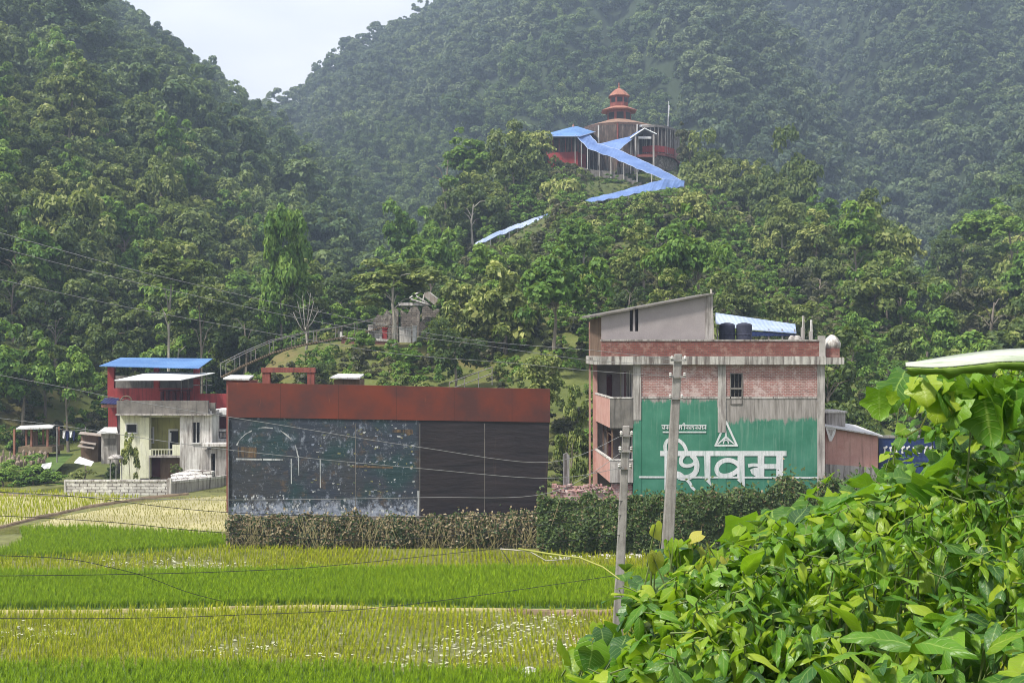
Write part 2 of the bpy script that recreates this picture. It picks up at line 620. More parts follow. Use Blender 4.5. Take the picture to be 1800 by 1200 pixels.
def crown(seed, n, nc, leaf, shape='round', up=.45, gap=.0, lo=.13, hi=.28):
    """leaf clumps spread through a crown that fits the box [-1,1]^3"""
    rs = np.random.RandomState(seed)
    cs, rr = [], []
    bo = []
    while len(bo) < max(5, nc // 5):
        q = rs.uniform(-1, 1, 3)
        rad = math.hypot(q[0], q[1])
        if shape == 'umbrella':
            ok = .2 < rad < .8 and -.35 < q[2] < .55 - .5 * rad ** 2
        elif shape == 'column':
            ok = rad < .42 + .2 * math.sin(q[2] * 7 + seed)
        elif shape == 'cone':
            ok = rad < .62 * (1 - .5 * (q[2] + 1) / 2)
        else:
            ok = .3 < np.linalg.norm(q * np.array([1, 1, .95])) < .78 and q[2] > -.7
        if ok:
            bo.append(q)
    bo = np.array(bo)
    sq = .16 if shape == 'umbrella' else .26
    while len(cs) < nc:
        b = bo[rs.randint(len(bo))]
        p = b + rs.normal(0, 1, 3) * np.array([.17, .17, sq * .75])
        if abs(p).max() > 1.02:
            continue
        cs.append(p)
        rr.append(rs.uniform(lo, hi) * (.75 if p[2] > .3 else 1))
    cs, rr = np.array(cs), np.array(rr)
    w_ = rr ** 2
    k = rs.choice(len(cs), n, p=w_ / w_.sum())
    d = rs.normal(size=(n, 3))
    d[:, 2] = np.abs(d[:, 2]) * .9 - .35 * (rs.rand(n) < .35)
    d = unit(d)
    rad = rr[k] * rs.uniform(.72, 1.08, n)
    c = cs[k] + d * rad[:, None] * np.array([1, 1, .9])
    nrm = unit(d + rs.normal(size=(n, 3)) * .45 + np.array([0, 0, up]))
    Q = leaf_quads(c, nrm, leaf, .55, rs)
    ct = rs.uniform(0, 1, len(cs))
    # outer leaves of each clump tinted paler, a highlight put into the colour
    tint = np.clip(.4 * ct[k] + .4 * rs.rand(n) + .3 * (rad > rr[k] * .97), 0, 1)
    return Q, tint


def limbs(seed, nl=6, h0=.55, spread=.4):
    """unit trunk: root at 0, top at z=1"""
    rs = np.random.RandomState(seed)
    m = MB()
    j = [(0, 0, -.04), (rs.uniform(-.04, .04), rs.uniform(-.04, .04), .3), (rs.uniform(-.07, .07), rs.uniform(-.07, .07), .62), (rs.uniform(-.08, .08), 0, 1.)]
    m.tube(j, .05, .014, 7)
    for i in range(nl):
        t = rs.uniform(h0, .95)
        b = Vector(j[1]).lerp(Vector(j[2]), (t - .3) / .32) if t < .62 else Vector(j[2]).lerp(Vector(j[3]), (t - .62) / .38)
        an = i * 6.283 / nl + rs.uniform(-.4, .4)
        L = spread * rs.uniform(.6, 1)
        e = b + Vector((math.cos(an) * L, math.sin(an) * L, rs.uniform(.12, .3)))
        mid = (b + e) / 2 + Vector((0, 0, .06))
        m.tube([b, mid, e], .011, .003, 5)
    return m


PR = {}


def proto(key, mat, **kw):
    Q, t = crown(**kw)
    PR[key] = quad_mesh('crown_' + key, Q, mat, t)


LN = 3400
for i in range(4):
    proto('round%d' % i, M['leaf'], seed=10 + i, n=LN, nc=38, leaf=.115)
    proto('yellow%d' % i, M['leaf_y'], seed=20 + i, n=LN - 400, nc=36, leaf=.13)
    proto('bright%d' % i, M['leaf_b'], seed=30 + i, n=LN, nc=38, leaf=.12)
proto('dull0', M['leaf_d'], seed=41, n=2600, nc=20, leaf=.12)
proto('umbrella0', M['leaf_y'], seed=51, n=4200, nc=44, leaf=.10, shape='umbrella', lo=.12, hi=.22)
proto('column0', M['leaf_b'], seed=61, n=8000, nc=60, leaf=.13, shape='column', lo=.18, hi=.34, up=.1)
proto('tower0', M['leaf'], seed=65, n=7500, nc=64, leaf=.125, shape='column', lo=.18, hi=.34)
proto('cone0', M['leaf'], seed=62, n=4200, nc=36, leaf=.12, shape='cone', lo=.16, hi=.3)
TR = {}
for i in range(3):
    mb = limbs(70 + i)
    for nm, mt in (('bark', M['bark']), ('pale', M['bark_p'])):
        o = mb.build('x', mt)
        TR['%s%d' % (nm, i)] = o.data
        bpy.data.objects.remove(o)

TREES = []


def put_tree(x, y, z, top, wd, hc, kind, i, trunk='bark', name='tree', label=None, group=None, rot=None):
    """tree with its foot at (x,y,z): crown wd wide and hc high under z=top"""
    r = bpy.data.objects.new(name, None)
    C.objects.link(r)
    r.location = (x, y, z)
    r.rotation_euler = (0, 0, random.uniform(0, 6.28) if rot is None else rot)
    tag(r, label, 'tree', group)
    ht = max(.8, top - z - hc * .45)
    c = bpy.data.objects.new('crown', PR[kind])
    C.objects.link(c)
    c.parent = r
    c.location = (0, 0, top - z - hc / 2)
    c.scale = (wd / 2, wd / 2, hc / 2)
    t = bpy.data.objects.new('trunk', TR['%s%d' % (trunk, i % 3)])
    C.objects.link(t)
    t.parent = r
    s = max(wd * .55, ht * .3)
    t.scale = (s, s, ht)
    TREES.append((r, y))
    return r


EX_ = []


def etree(px, ptop, Y, wpx, hpx, kind, label, trunk='bark', name='leafy_tree', group=None, i=0, rot=None):
    x = xpx(px, Y)
    z = H1(x, Y)
    EX_.append((px, ptop, Y, wpx, hpx))
    return put_tree(x, Y, z, zpx(ptop, Y), wpx / F * Y, hpx / F * Y, kind, i, trunk, name, label, group, rot)


GH = 'trees on the temple hill'
GL = 'trees at the foot of the left slope'
GR = 'trees at the foot of the right slope'
for q_, (a_, p_, y_, w_, h_, k_) in enumerate(((1042, 300, 187, 34, 26, 'round1'), (1078, 306, 185, 38, 26, 'bright1'), (1112, 318, 182, 36, 24, 'round0'), (1138, 322, 181, 30, 20, 'yellow1'),
                                            (1060, 336, 177, 44, 30, 'bright2'), (1100, 346, 172, 34, 24, 'round2'), (1000, 316, 186, 40, 34, 'round3'))):
    etree(a_, p_, y_, w_, h_, k_, 'low bush under the zigzag of the blue sheeted stair', name='bush', group='bushes under the blue sheeted stair')
etree(640, 578, 103, 60, 50, 'bright2', 'low green bush hiding the left end of the ruin terrace', name='bush', group=GH)
etree(760, 560, 108, 60, 70, 'yellow1', 'bush covering the right end of the ruin', name='bush', group=GH)
etree(725, 618, 98, 80, 40, 'bright3', 'low bush below the ruin terrace', name='bush', group=GH)
etree(600, 455, 128, 110, 100, 'round1', 'dull green tree behind the left side of the umbrella shaped tree', group=GH)
etree(787, 228, 182, 135, 120, 'bright0', 'bright green broad tree left of the temple, standing highest beside the covered stair', 'bark', group=GH)
etree(890, 252, 174, 116, 170, 'round0', 'dense round dark green tree just right of the bright green one by the temple', group=GH)
etree(984, 279, 168, 108, 150, 'yellow0', 'yellowish green tree in front of the red left wing of the temple', group=GH)
etree(1211, 206, 197, 58, 90, 'dull0', 'small round topped tree touching the right side of the temple gallery', group=GH)
etree(1238, 236, 186, 112, 160, 'tower0', 'tall tiered dark tree right of the temple above the blue stair corner', group=GH)
etree(1384, 230, 177, 112, 190, 'tower0', 'tall dark tree rising like a tower on the right shoulder of temple hill', name='tower_tree', group=GH)
etree(1316, 286, 178, 110, 140, 'round2', 'wide dark tree left of the tower-like tree on temple hill', group=GH)
etree(1275, 372, 150, 84, 95, 'yellow1', 'yellow tipped tree on the bright right flank of temple hill', group=GH)
etree(1345, 395, 146, 90, 110, 'yellow2', 'yellow green tree standing below the tower-like tree', group=GH)
etree(1185, 372, 160, 90, 110, 'bright1', 'green tree directly below the corner of the blue covered stair', group=GH)
etree(1085, 402, 150, 100, 120, 'bright2', 'bright green tree below the middle of the lower covered stair', group=GH)
etree(1440, 432, 128, 130, 130, 'dull0', 'dark brownish round tree above the rooftop tarps of the brick building', group=GH)
etree(1540, 446, 120, 150, 160, 'yellow3', 'broad yellow green tree right above the brick building', group=GH)
etree(1590, 540, 106, 110, 130, 'yellow0', 'yellow green tree at the right foot of temple hill', group=GH, i=1)
etree(1500, 560, 98, 100, 130, 'bright3', 'green bushy tree behind the right roof corner of the brick building', group=GH)
etree(1386, 500, 104, 120, 120, 'round3', 'dark green tree behind the rooftop water tanks', group=GH)
etree(1290, 470, 112, 110, 110, 'round2', 'dark tree behind the tall end of the rooftop shed', group=GH, i=2)
etree(1176, 474, 88, 84, 90, 'yellow1', 'small tree with pale yellow tips just above the sloping shed roof', group=GH)
etree(1106, 455, 104, 84, 130, 'round0', 'dark tree between two paler ones above the shed roof', group=GH, i=1)
etree(1020, 462, 110, 80, 110, 'yellow2', 'pale tipped tree left of the rooftop shed', group=GH, i=2)
etree(888, 462, 101, 190, 210, 'yellow3', 'huge yellow tipped tree in the middle of the slope behind the hoarding', name='great_tree', group=GH)
etree(800, 545, 92, 120, 130, 'round1', 'green tree at the left foot of the huge yellow tipped tree', group=GH, i=2)
etree(955, 590, 82, 110, 130, 'yellow0', 'pale tipped tree leaning over the right end of the hoarding', group=GH, i=1)
etree(1006, 690, 69, 74, 170, 'yellow1', 'slim bushy tree between the hoarding and the brick building', group=GH)
etree(694, 446, 107, 190, 100, 'yellow2', 'flat topped umbrella shaped tree with pale trunk before the ruin', 'pale', name='umbrella_tree', group=GH, rot=1)
etree(496, 358, 114, 96, 220, 'column0', 'bright green column-shaped tree wrapped in creepers', name='creeper_clad_tree', group=GL)
etree(540, 470, 116, 90, 110, 'round3', 'low grey green tree at the right foot of the creeper clad column tree', group=GL)
etree(300, 418, 113, 150, 130, 'yellow3', 'yellow green spreading tree on a tall white trunk behind the blue roof', 'pale', name='white_trunk_tree', group=GL, rot=3)
etree(352, 478, 112, 110, 120, 'yellow2', 'yellow green tree right of the white trunked tree', group=GL)
etree(430, 515, 110, 110, 120, 'round0', 'dark green tree above the hillside stair railing', group=GL)
etree(40, 566, 104, 150, 170, 'bright1', 'bright light green tree at the left edge above the open shed', group=GL)
etree(120, 596, 103, 110, 140, 'bright2', 'bright light green tree over the laundry line', group=GL)
etree(200, 540, 112, 110, 120, 'round2', 'dark green tree directly behind the left end of the blue roof', group=GL)
etree(24, 445, 118, 120, 120, 'round1', 'dark green tree at the left edge where the upper wires enter', group=GL)
etree(612, 540, 113, 90, 90, 'bright3', 'low green tree at the top of the hillside stair', group=GL)
etree(1775, 350, 150, 150, 110, 'bright0', 'bright green tree at the right edge below the hazy ridge', group=GR)
etree(1690, 395, 160, 110, 100, 'round1', 'mid green tree left of the bright one at the right edge', group=GR)
etree(1650, 408, 165, 60, 120, 'cone0', 'narrow dark tree on the skyline of the right foothill', name='narrow_tree', group=GR)
etree(1745, 455, 118, 170, 170, 'dull0', 'big dull grey green tree above the white edged leaf at the right', group=GR)

# screen limits that nothing planted on the slopes may rise above (x pixel -> y pixel, in front of depth)
LIM = [([570, 600, 760, 790], [560, 606, 606, 560], 112), ([790, 830, 960, 1000], [470, 452, 402, 340], 164),
       ([930, 950, 1010, 1030, 1060, 1140, 1205, 1230], [200, 282, 288, 372, 362, 344, 336, 200], 215),
       ([380, 420, 640, 700], [600, 668, 590, 600], 110)]


def room(x, y):
    """highest z allowed for a crown at x,y"""
    px = 900 + F * x / y
    z = np.full(x.shape, 1e3)
    for X_, P_, D in LIM:
        ok = (px > X_[0]) & (px < X_[-1]) & (y < D)
        z = np.where(ok, np.minimum(z, CZ + (HZ - np.interp(px, X_, P_)) / F * y), z)
    return z


def scatter(x0, x1, y0, y1, sp, seed):
    rs = np.random.RandomState(seed)
    X, Y = np.meshgrid(np.arange(x0, x1, sp), np.arange(y0, y1, sp))
    X = X + rs.uniform(-.45, .45, X.shape) * sp
    Y = Y + rs.uniform(-.45, .45, X.shape) * sp
    return X.ravel(), Y.ravel()


# highest elevation angle of bare ground in front, to skip trees nobody could see
gpx = np.linspace(-250, 2050, 240)
gY = np.arange(70, 760, 4.)
GP, GY = np.meshgrid(gpx, gY, indexing='ij')
ANG = (H((GP - 900) / F * GY, GY) + 2 - CZ) / GY
CM = np.maximum.accumulate(ANG, axis=1)


def seen(x, y, top):
    px = 900 + F * x / y
    i = np.clip(np.round((px - gpx[0]) / (gpx[1] - gpx[0])).astype(int), 0, len(gpx) - 1)
    j = np.clip(((y - 10 - gY[0]) / 4.).astype(int), 0, len(gY) - 1)
    return ((top - CZ) / y > CM[i, j] - .02) & (px > -160) & (px < 1960)


def candidates(x0, x1, y0, y1, sp, seed, h0, h1):
    x, y = scatter(x0, x1, y0, y1, sp, seed)
    z = H(x, y)
    rs = np.random.RandomState(seed + 1)
    h = rs.uniform(h0, h1, len(x)) * np.where(rs.rand(len(x)) < .1, 1.35, 1)
    h = np.minimum(h, room(x, y) - z)
    px = 900 + F * x / y
    vis = ((CZ + h + z * 0 - CZ + z - CZ) / y) * F < 700     # whole tree not far above the frame
    k = (z > 1.2) & (h > 2.4) & seen(x, y, z + h) & vis
    return x[k], y[k], z[k], h[k]


near = candidates(-110, 110, 76, 215, 5.8, 5, 7.5, 12.5)
px = 900 + F * near[0] / near[1]
bad = ((px > 925) & (px < 1215) & (near[1] > 184)) | ((px > 560) & (px < 790) & (near[1] > 100) & (near[1] < 124)) \
    | ((px < 560) & (near[1] < 103)) | ((px > 560) & (px < 800) & (near[1] < 96)) | ((px > 380) & (px < 470) & (near[1] < 112))
# the open patches of scrub and red earth
bad |= ((px > 930) & (px < 1010) & (near[1] > 118) & (near[1] < 142)) | ((px > 1470) & (px < 1640) & (near[1] < 92))
near = [v[~bad] for v in near]
for r_, yy_ in TREES:   # keep clear of the placed ones
    d = np.hypot(near[0] - r_.location.x, near[1] - r_.location.y)
    near = [v[d > 3.6] for v in near]
for e in EX_:       # nothing scattered stands in front of a placed crown
    pc = 900 + F * near[0] / near[1]
    tp = HZ - F * (near[2] + near[3] - CZ) / near[1]
    bad = (near[1] < e[2] + 2) & (np.abs(pc - e[0]) < e[3] * .42) & (tp < e[1] + e[4] * .5)
    near = [v[~bad] for v in near]
rank = np.argsort(-(near[3] / near[1]))
nind = 300 - len(TREES)
ind, rest = rank[:nind], rank[nind:]
KN = {'round': ('dark green', 'leafy_tree'), 'yellow': ('yellow tipped', 'leafy_tree'), 'bright': ('fresh green', 'leafy_tree')}
for q in ind:
    x, y, z, h = (float(v[q]) for v in near)
    ppx = 900 + F * x / y
    p = (.5, .2, .3) if ppx < 560 else ((.4, .3, .3) if ppx < 1250 else (.35, .3, .35))
    kd = ['round', 'yellow', 'bright'][R.choice(3, p=p)]
    if ppx < 600:
        place, g = 'among the close trees at the foot of the left slope', GL
    elif ppx > 1610:
        place, g = 'among the close trees of the right foothill', GR
    elif ppx < 900:
        place, g = 'on the left flank of the temple hill', GH
    elif ppx < 1200:
        place, g = 'below the temple and its covered stair', GH
    else:
        place, g = 'on the right flank of the temple hill', GH
    wd = min(h * R.uniform(.62, .98), 10)
    put_tree(x, y, z, z + h, wd, h * R.uniform(.82, 1.0), kd + str(R.randint(4)), R.randint(3), 'pale' if R.rand() < .12 else 'bark',
             'leafy_tree', '%s tree crowded %s' % (KN[kd][0], place), '%s %s trees, %s' % (KN[kd][0], 'crowded', place))


# ------------------------------------------------------------ masses: one object each, grown on points
def hidden_protos(name, meshes):
    col = bpy.data.collections.new(name)
    for i, me in enumerate(meshes):
        o = bpy.data.objects.new('%s_%02d' % (name, i), me)
        col.objects.link(o)
    return col


def mass(name, P, scale, rotz, pick, col, label, cat, tilt=None):
    """stuff: proto meshes instanced on the points P"""
    me = bpy.data.meshes.new(name)
    n = len(P)
    me.vertices.add(n)
    me.vertices.foreach_set('co', np.ascontiguousarray(P, np.float32).ravel())
    a = me.attributes.new('sc', 'FLOAT_VECTOR', 'POINT')
    a.data.foreach_set('vector', np.ascontiguousarray(scale, np.float32).ravel())
    rot = np.zeros((n, 3), np.float32)
    rot[:, 2] = rotz
    if tilt is not None:
        rot[:, :2] = tilt
    a = me.attributes.new('rot', 'FLOAT_VECTOR', 'POINT')
    a.data.foreach_set('vector', rot.ravel())
    a = me.attributes.new('pick', 'INT', 'POINT')
    a.data.foreach_set('value', np.asarray(pick, np.int32))
    o = link(name, me, None, label, cat, None, 'stuff')
    g = bpy.data.node_groups.new(name, 'GeometryNodeTree')
    g.interface.new_socket('Geometry', in_out='INPUT', socket_type='NodeSocketGeometry')
    g.interface.new_socket('Geometry', in_out='OUTPUT', socket_type='NodeSocketGeometry')
    gi = g.nodes.new('NodeGroupInput')
    go = g.nodes.new('NodeGroupOutput')
    ip = g.nodes.new('GeometryNodeInstanceOnPoints')
    ci = g.nodes.new('GeometryNodeCollectionInfo')
    ci.inputs['Collection'].default_value = col
    ci.inputs['Separate Children'].default_value = True
    ci.inputs['Reset Children'].default_value = True
    ip.inputs['Pick Instance'].default_value = True

    def at_(nm, ty):
        x = g.nodes.new('GeometryNodeInputNamedAttribute')
        x.data_type = ty
        x.inputs['Name'].default_value = nm
        return [s for s in x.outputs if s.enabled and s.name == 'Attribute'][0]
    g.links.new(gi.outputs[0], ip.inputs['Points'])
    g.links.new(ci.outputs[0], ip.inputs['Instance'])
    g.links.new(at_('pick', 'INT'), ip.inputs['Instance Index'])
    g.links.new(at_('sc', 'FLOAT_VECTOR'), ip.inputs['Scale'])
    e = g.nodes.new('FunctionNodeEulerToRotation')
    g.links.new(at_('rot', 'FLOAT_VECTOR'), e.inputs[0])
    g.links.new(e.outputs[0], ip.inputs['Rotation'])
    g.links.new(ip.outputs[0], go.inputs[0])
    md = o.modifiers.new('grow', 'NODES')
    md.node_group = g
    return o


def forest_col(tagname, mat, n, leaf, k=6, seed=200, nc=16, **kw):
    ms = []
    mats = mat if isinstance(mat, tuple) else (mat, mat)
    for i in range(k):
        mat = mats[i * 2 // k]
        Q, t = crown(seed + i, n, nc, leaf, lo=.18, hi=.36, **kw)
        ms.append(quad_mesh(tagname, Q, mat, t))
    return hidden_protos(tagname, ms)


def forest(name, x, y, z, h, col, k, label, seed, wide=(.8, 1.15)):
    rs = np.random.RandomState(seed)
    n = len(x)
    big = 1 + .22 * fbm(x / 30., y / 30., seed + 40) + .25 * (rs.rand(n) < .12)
    h = h * big
    wd = h * rs.uniform(wide[0], wide[1], n) / 2
    pale = fbm(x / 28., y / 28., seed + 70) * .9 + rs.normal(0, .4, n) > .4
    pk = rs.randint(0, k // 2, n) + np.where(pale, k // 2, 0)
    hc = h * .55
    P = np.stack([x, y, z + h - hc], -1)
    mass(name, P, np.stack([wd, wd, hc], -1), rs.uniform(0, 6.28, n), pk, col, label, 'forest')


col_mid = forest_col('mid_crown', (M['leaf_fy'], M['leaf_f3']), 1500, .16)
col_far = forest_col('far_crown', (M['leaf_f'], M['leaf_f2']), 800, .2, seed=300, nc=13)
col_near = forest_col('near_crown', (M['leaf'], M['leaf_y']), 2400, .13, seed=400, nc=24)
f = [v[rest] for v in near]
forest('wood_on_temple_hill', *f, col_near, 6, 'dense low wood filling the gaps between trees on the temple hill', 1)
mid = candidates(-330, 60, 118, 470, 6.4, 6, 7, 12)
p2 = 900 + F * mid[0] / mid[1]
zz = H(mid[0], mid[1])
sel = (mid[1] > 215) | (p2 < -150)
sel |= (mid[1] > 190) & (p2 < 800)
mid = [v[sel & (mid[1] < 475)] for v in mid]
forest('forest_on_left_mountain', *mid, col_mid, 6, 'unbroken green forest covering the steep mountain on the left', 2)
far = candidates(-330, 420, 300, 735, 5.7, 8, 8, 13)
p3 = 900 + F * far[0] / far[1]
dup_ = (far[1] < 475) & (far[0] < 60)
far = [v[~dup_] for v in far]
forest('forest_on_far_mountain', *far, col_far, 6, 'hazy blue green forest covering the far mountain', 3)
rt = candidates(60, 260, 90, 300, 6.2, 12, 6.5, 11)
p4 = 900 + F * rt[0] / rt[1]
sel = (p4 > 1420) & ((rt[1] > 215) | (rt[0] > 110))
rt = [v[sel] for v in rt]
forest('forest_on_right_foothill', *rt, col_mid, 6, 'green forest on the foothill at the right edge', 4)
print('forests', len(TREES), len(rest), len(mid[0]), len(far[0]), len(rt[0]))

# scrub on the near slopes
cs = forest_col('scrub_tuft', (M['leaf_b'], M['leaf_y']), 520, .2, k=3, seed=500, nc=12) 
cs2 = forest_col('scrub_tuft_dull', M['leaf_d'], 420, .26, k=2, seed=510, nc=9)
for o in list(cs2.objects):
    cs.objects.link(o)
x, y = scatter(-70, 110, 70, 205, 1.7, 77)
z = H(x, y)
px = 900 + F * x / y
kk = (z > .7) & seen(x, y, z + 1.5) & ~((px < 400) & (y < 100)) & ~((px > 590) & (px < 765) & (y > 104) & (y < 122))
kk &= R.rand(len(x)) < np.where(fbm(x / 9, y / 9, 55) > -.25, .9, .25)
x, y, z = x[kk], y[kk], z[kk]
x2, y2 = scatter(-14, 36, 148, 206, 1.25, 78)
p2 = 900 + F * x2 / y2
z2 = H(x2, y2)
k2 = (p2 > 820) & (p2 < 1240) & ((np.hypot(x2 - 19.5, y2 - 205) > 9.5))
x, y, z = np.concatenate([x, x2[k2]]), np.concatenate([y, y2[k2]]), np.concatenate([z, z2[k2]])
hh = R.uniform(.5, 1.9, len(x)) * np.clip(y / 110, .7, 1.3)
hh = np.minimum(hh, np.maximum(room(x, y) - z, .3))
mass('scrub', np.stack([x, y, z + hh * .3], -1), np.stack([hh * 1.1, hh * 1.1, hh * 1.05], -1), R.uniform(0, 6.28, len(x)), R.randint(0, 5, len(x)), cs,
     'knee to waist high scrub and creepers covering the slopes', 'scrub')

# ------------------------------------------------------------ paddies
FIELDS = {  # pixel outlines on level ground
    'f1': [(-400, 1172), (200, 1174), (560, 1176), (760, 1184), (960, 1192), (1500, 1200), (1900, 1320), (1900, 1500), (-400, 1500)],
    'f2': [(-400, 1082), (200, 1078), (520, 1070), (860, 1078), (1150, 1082), (1700, 1084), (1900, 1200), (1500, 1200), (960, 1192), (760, 1184), (560, 1176), (200, 1174), (-400, 1172)],
    'f3': [(-400, 1014), (100, 1012), (460, 1009), (700, 1006), (900, 1004), (1080, 1008), (1800, 1012), (1800, 1080), (1100, 1072), (880, 1070), (560, 1066), (200, 1072), (-400, 1076)],
    'f4': [(-400, 988), (60, 984), (200, 978), (400, 966), (1080, 980), (1600, 985), (1800, 1012), (1080, 1008), (900, 1004), (700, 1006), (460, 1009), (100, 1012), (-400, 1014)],
    'f5': [(-300, 978), (10, 970), (42, 952), (34, 932), (150, 931), (402, 944), (404, 962), (200, 976), (60, 983), (-300, 986)],
    'f6': [(36, 929), (120, 906), (240, 886), (330, 876), (404, 872), (404, 941), (150, 928)],
    'f7': [(-300, 862), (100, 866), (250, 876), (170, 890), (60, 914), (0, 928), (-300, 950)],
}


def wpoly(name):
    return np.array([gp(a, b)[:2] for a, b in FIELDS[name]])


def inside(P, x, y):
    c = np.zeros(len(x), bool)
    n = len(P)
    for i in range(n):
        x0, y0 = P[i]
        x1, y1 = P[(i + 1) % n]
        k = ((y0 > y) != (y1 > y))
        with np.errstate(divide='ignore', invalid='ignore'):
            k &= x < (x1 - x0) * (y - y0) / (y1 - y0 + 1e-12) + x0
        c ^= k
    return c


# patches of pale flakes in the yellow paddy: (px, py, half width, half height)
SC = [(440, 1143, 75, 14), (560, 1158, 60, 9), (790, 1150, 90, 20), (900, 1112, 70, 22), (960, 1095, 60, 12), (760, 1170, 70, 8), (60, 1115, 55, 12), (1000, 1140, 60, 20), (860, 1135, 50, 15)]


def scum(x, y):
    px = 900 + F * x / y
    py = HZ + F * CZ / y
    d = np.zeros(len(x))
    for a, b, c, e in SC:
        d = np.maximum(d, np.exp(-((px - a) / c) ** 2 - ((py - b) / e) ** 2))
    return d


def fieldmat(name, c1, c2, wet, sheen=.12):
    k = N(name)
    a = k.noise(1.3, 7, .65)
    col = k.mix(k.ramp(a, [(.35, 0), (.65, 1)]), c1, c2)
    b = k.noise(.25, 3, .5)
    k.bump(k.noise(7, 4, .6), .25, .03)
    r = k.ramp(b, [(.45, sheen), (.58, .85)])
    k.done(col, .8)
    k.l(r, k.b.inputs['Roughness'])
    k.b.inputs['Specular IOR Level'].default_value = .5
    return k.m


M['mud_wet'] = fieldmat('paddy_mud_wet', (.09, .095, .022), (.16, .165, .045), True)
M['mud_pale'] = fieldmat('paddy_mud_pale', (.32, .29, .13), (.42, .38, .2), False, .3)
M['mud_green'] = fieldmat('paddy_floor_green', (.05, .10, .01), (.09, .15, .02), False, .5)
# one sheet of level field ground
xs = np.linspace(-75, 75, 200)
ys = np.linspace(20.5, 84, 120)
mb = MB().add([(-75, 20.5, .03), (75, 20.5, .03), (75, 66, .03), (26, 78, .03), (-22, 86, .03), (-75, 86, .03)], [(0, 1, 2, 3, 4, 5)])
mb.build('field_ground', M['mud_wet'], kind='structure')
for nm, mt, z in (('f6', 'mud_pale', .036), ('f7', 'mud_pale', .036), ('f5', 'mud_green', .036), ('f3', 'mud_green', .036), ('f1', 'mud_green', .036)):
    P = wpoly(nm)
    MB().add([(p[0], p[1], z) for p in P], [tuple(range(len(P)))]).build('paddy_floor', M[mt], kind='structure')


def tufts(name, mat, blades, h, spread, bw, k=4, seed=0):
    ms = []
    for j in range(k):
        rs = np.random.RandomState(seed + j)
        Q, t = [], []
        for b in range(blades):
            an = rs.uniform(0, 6.28)
            ln = rs.uniform(.7, 1.1) * h
            d = np.array([math.cos(an), math.sin(an), 0])
            s = np.array([-d[1], d[0], 0]) * bw / 2
            lean = rs.uniform(.15, 1) * spread
            p0 = d * rs.uniform(0, .02)
            p1 = d * lean * .35 + np.array([0, 0, ln * .6])
            p2 = d * lean + np.array([0, 0, ln * rs.uniform(.8, 1)])
            Q += [[p0 - s, p0 + s, p1 + s, p1 - s], [p1 - s, p1 + s, p2 + s * .15, p2 - s * .15]]
            v = rs.uniform(0, 1)
            t += [v, v]
        ms.append(quad_mesh(name, np.array(Q), mat, np.array(t)))
    return hidden_protos(name, ms)


tg = tufts('rice_tuft_green', M['rice_g'], 13, .42, .16, .016, seed=1)
ty = tufts('rice_tuft_yellow', M['rice_y'], 11, .38, .14, .015, seed=11)
tp = tufts('rice_tuft_pale', M['rice_p'], 8, .2, .1, .014, seed=21)


def sow(name, fld, col, spx, spy, label, keep=1., jit=.12, sc=(.8, 1.2), ang=.05, extra=None, patch=None):
    P = wpoly(fld)
    x0, y0 = P.min(0)
    x1, y1 = P.max(0)
    y0 = max(y0, 24)
    X, Y = np.meshgrid(np.arange(x0 - 3, x1 + 3, spx), np.arange(y0 - 3, y1 + 3, spy))
    X, Y = X.ravel(), Y.ravel()
    ca, sa = math.cos(ang), math.sin(ang)
    cx, cyy = (x0 + x1) / 2, (y0 + y1) / 2
    X, Y = cx + (X - cx) * ca - (Y - cyy) * sa, cyy + (X - cx) * sa + (Y - cyy) * ca
    X = X + R.normal(0, jit * spx, len(X))
    Y = Y + R.normal(0, jit * spy * 2, len(X))
    k = inside(P, X, Y) & (R.rand(len(X)) < keep) & (np.abs(F * X / np.maximum(Y, 1)) < 1080) & (Y > 24)
    if patch is not None:
        k &= R.rand(len(X)) > patch(X, Y)
    X, Y = X[k], Y[k]
    s = R.uniform(sc[0], sc[1], len(X)) * (1 + .18 * fbm(X / 2.5, Y / 2.5, 8))
    mass(name, np.stack([X, Y, np.full(len(X), .03)], -1), np.stack([s, s, s], -1), R.uniform(0, 6.28, len(X)), R.randint(0, 4, len(X)), col, label, 'rice')
    print(name, len(X))


sow('rice_in_front_paddy', 'f1', tg, .16, .16, 'bright green dense young rice along the bottom edge', jit=.3)
sow('rice_in_yellow_paddy', 'f2', ty, .18, .26, 'yellow green rice planted in rows with pale flakes between', jit=.1,
    patch=lambda x, y: .08 + .5 * scum(x, y))
sow('rice_in_long_green_paddy', 'f3', tg, .15, .15, 'long bright green strip of dense rice across the middle', jit=.3, sc=(.9, 1.25))
sow('rice_in_thin_yellow_paddy', 'f4', ty, .21, .3, 'thin yellow green strip of rice below the hoarding hedge', jit=.1,
    patch=lambda x, y: np.clip(.12 + .75 * np.exp(-((900 + F * x / y - 310) / 120) ** 2 - ((HZ + F * CZ / y - 996) / 10) ** 2), 0, 1))
sow('rice_in_left_green_paddy', 'f5', tg, .17, .17, 'bright green wedge of dense rice at the left', jit=.3)
sow('rice_in_pale_paddy', 'f6', tp, .3, .34, 'sparse pale seedlings in the straw coloured paddy beside the hoarding', jit=.1, keep=.8)
sow('rice_in_far_paddy', 'f7', ty, .3, .34, 'sparse yellow green rice below the bushes at the left edge', jit=.15, keep=.85)

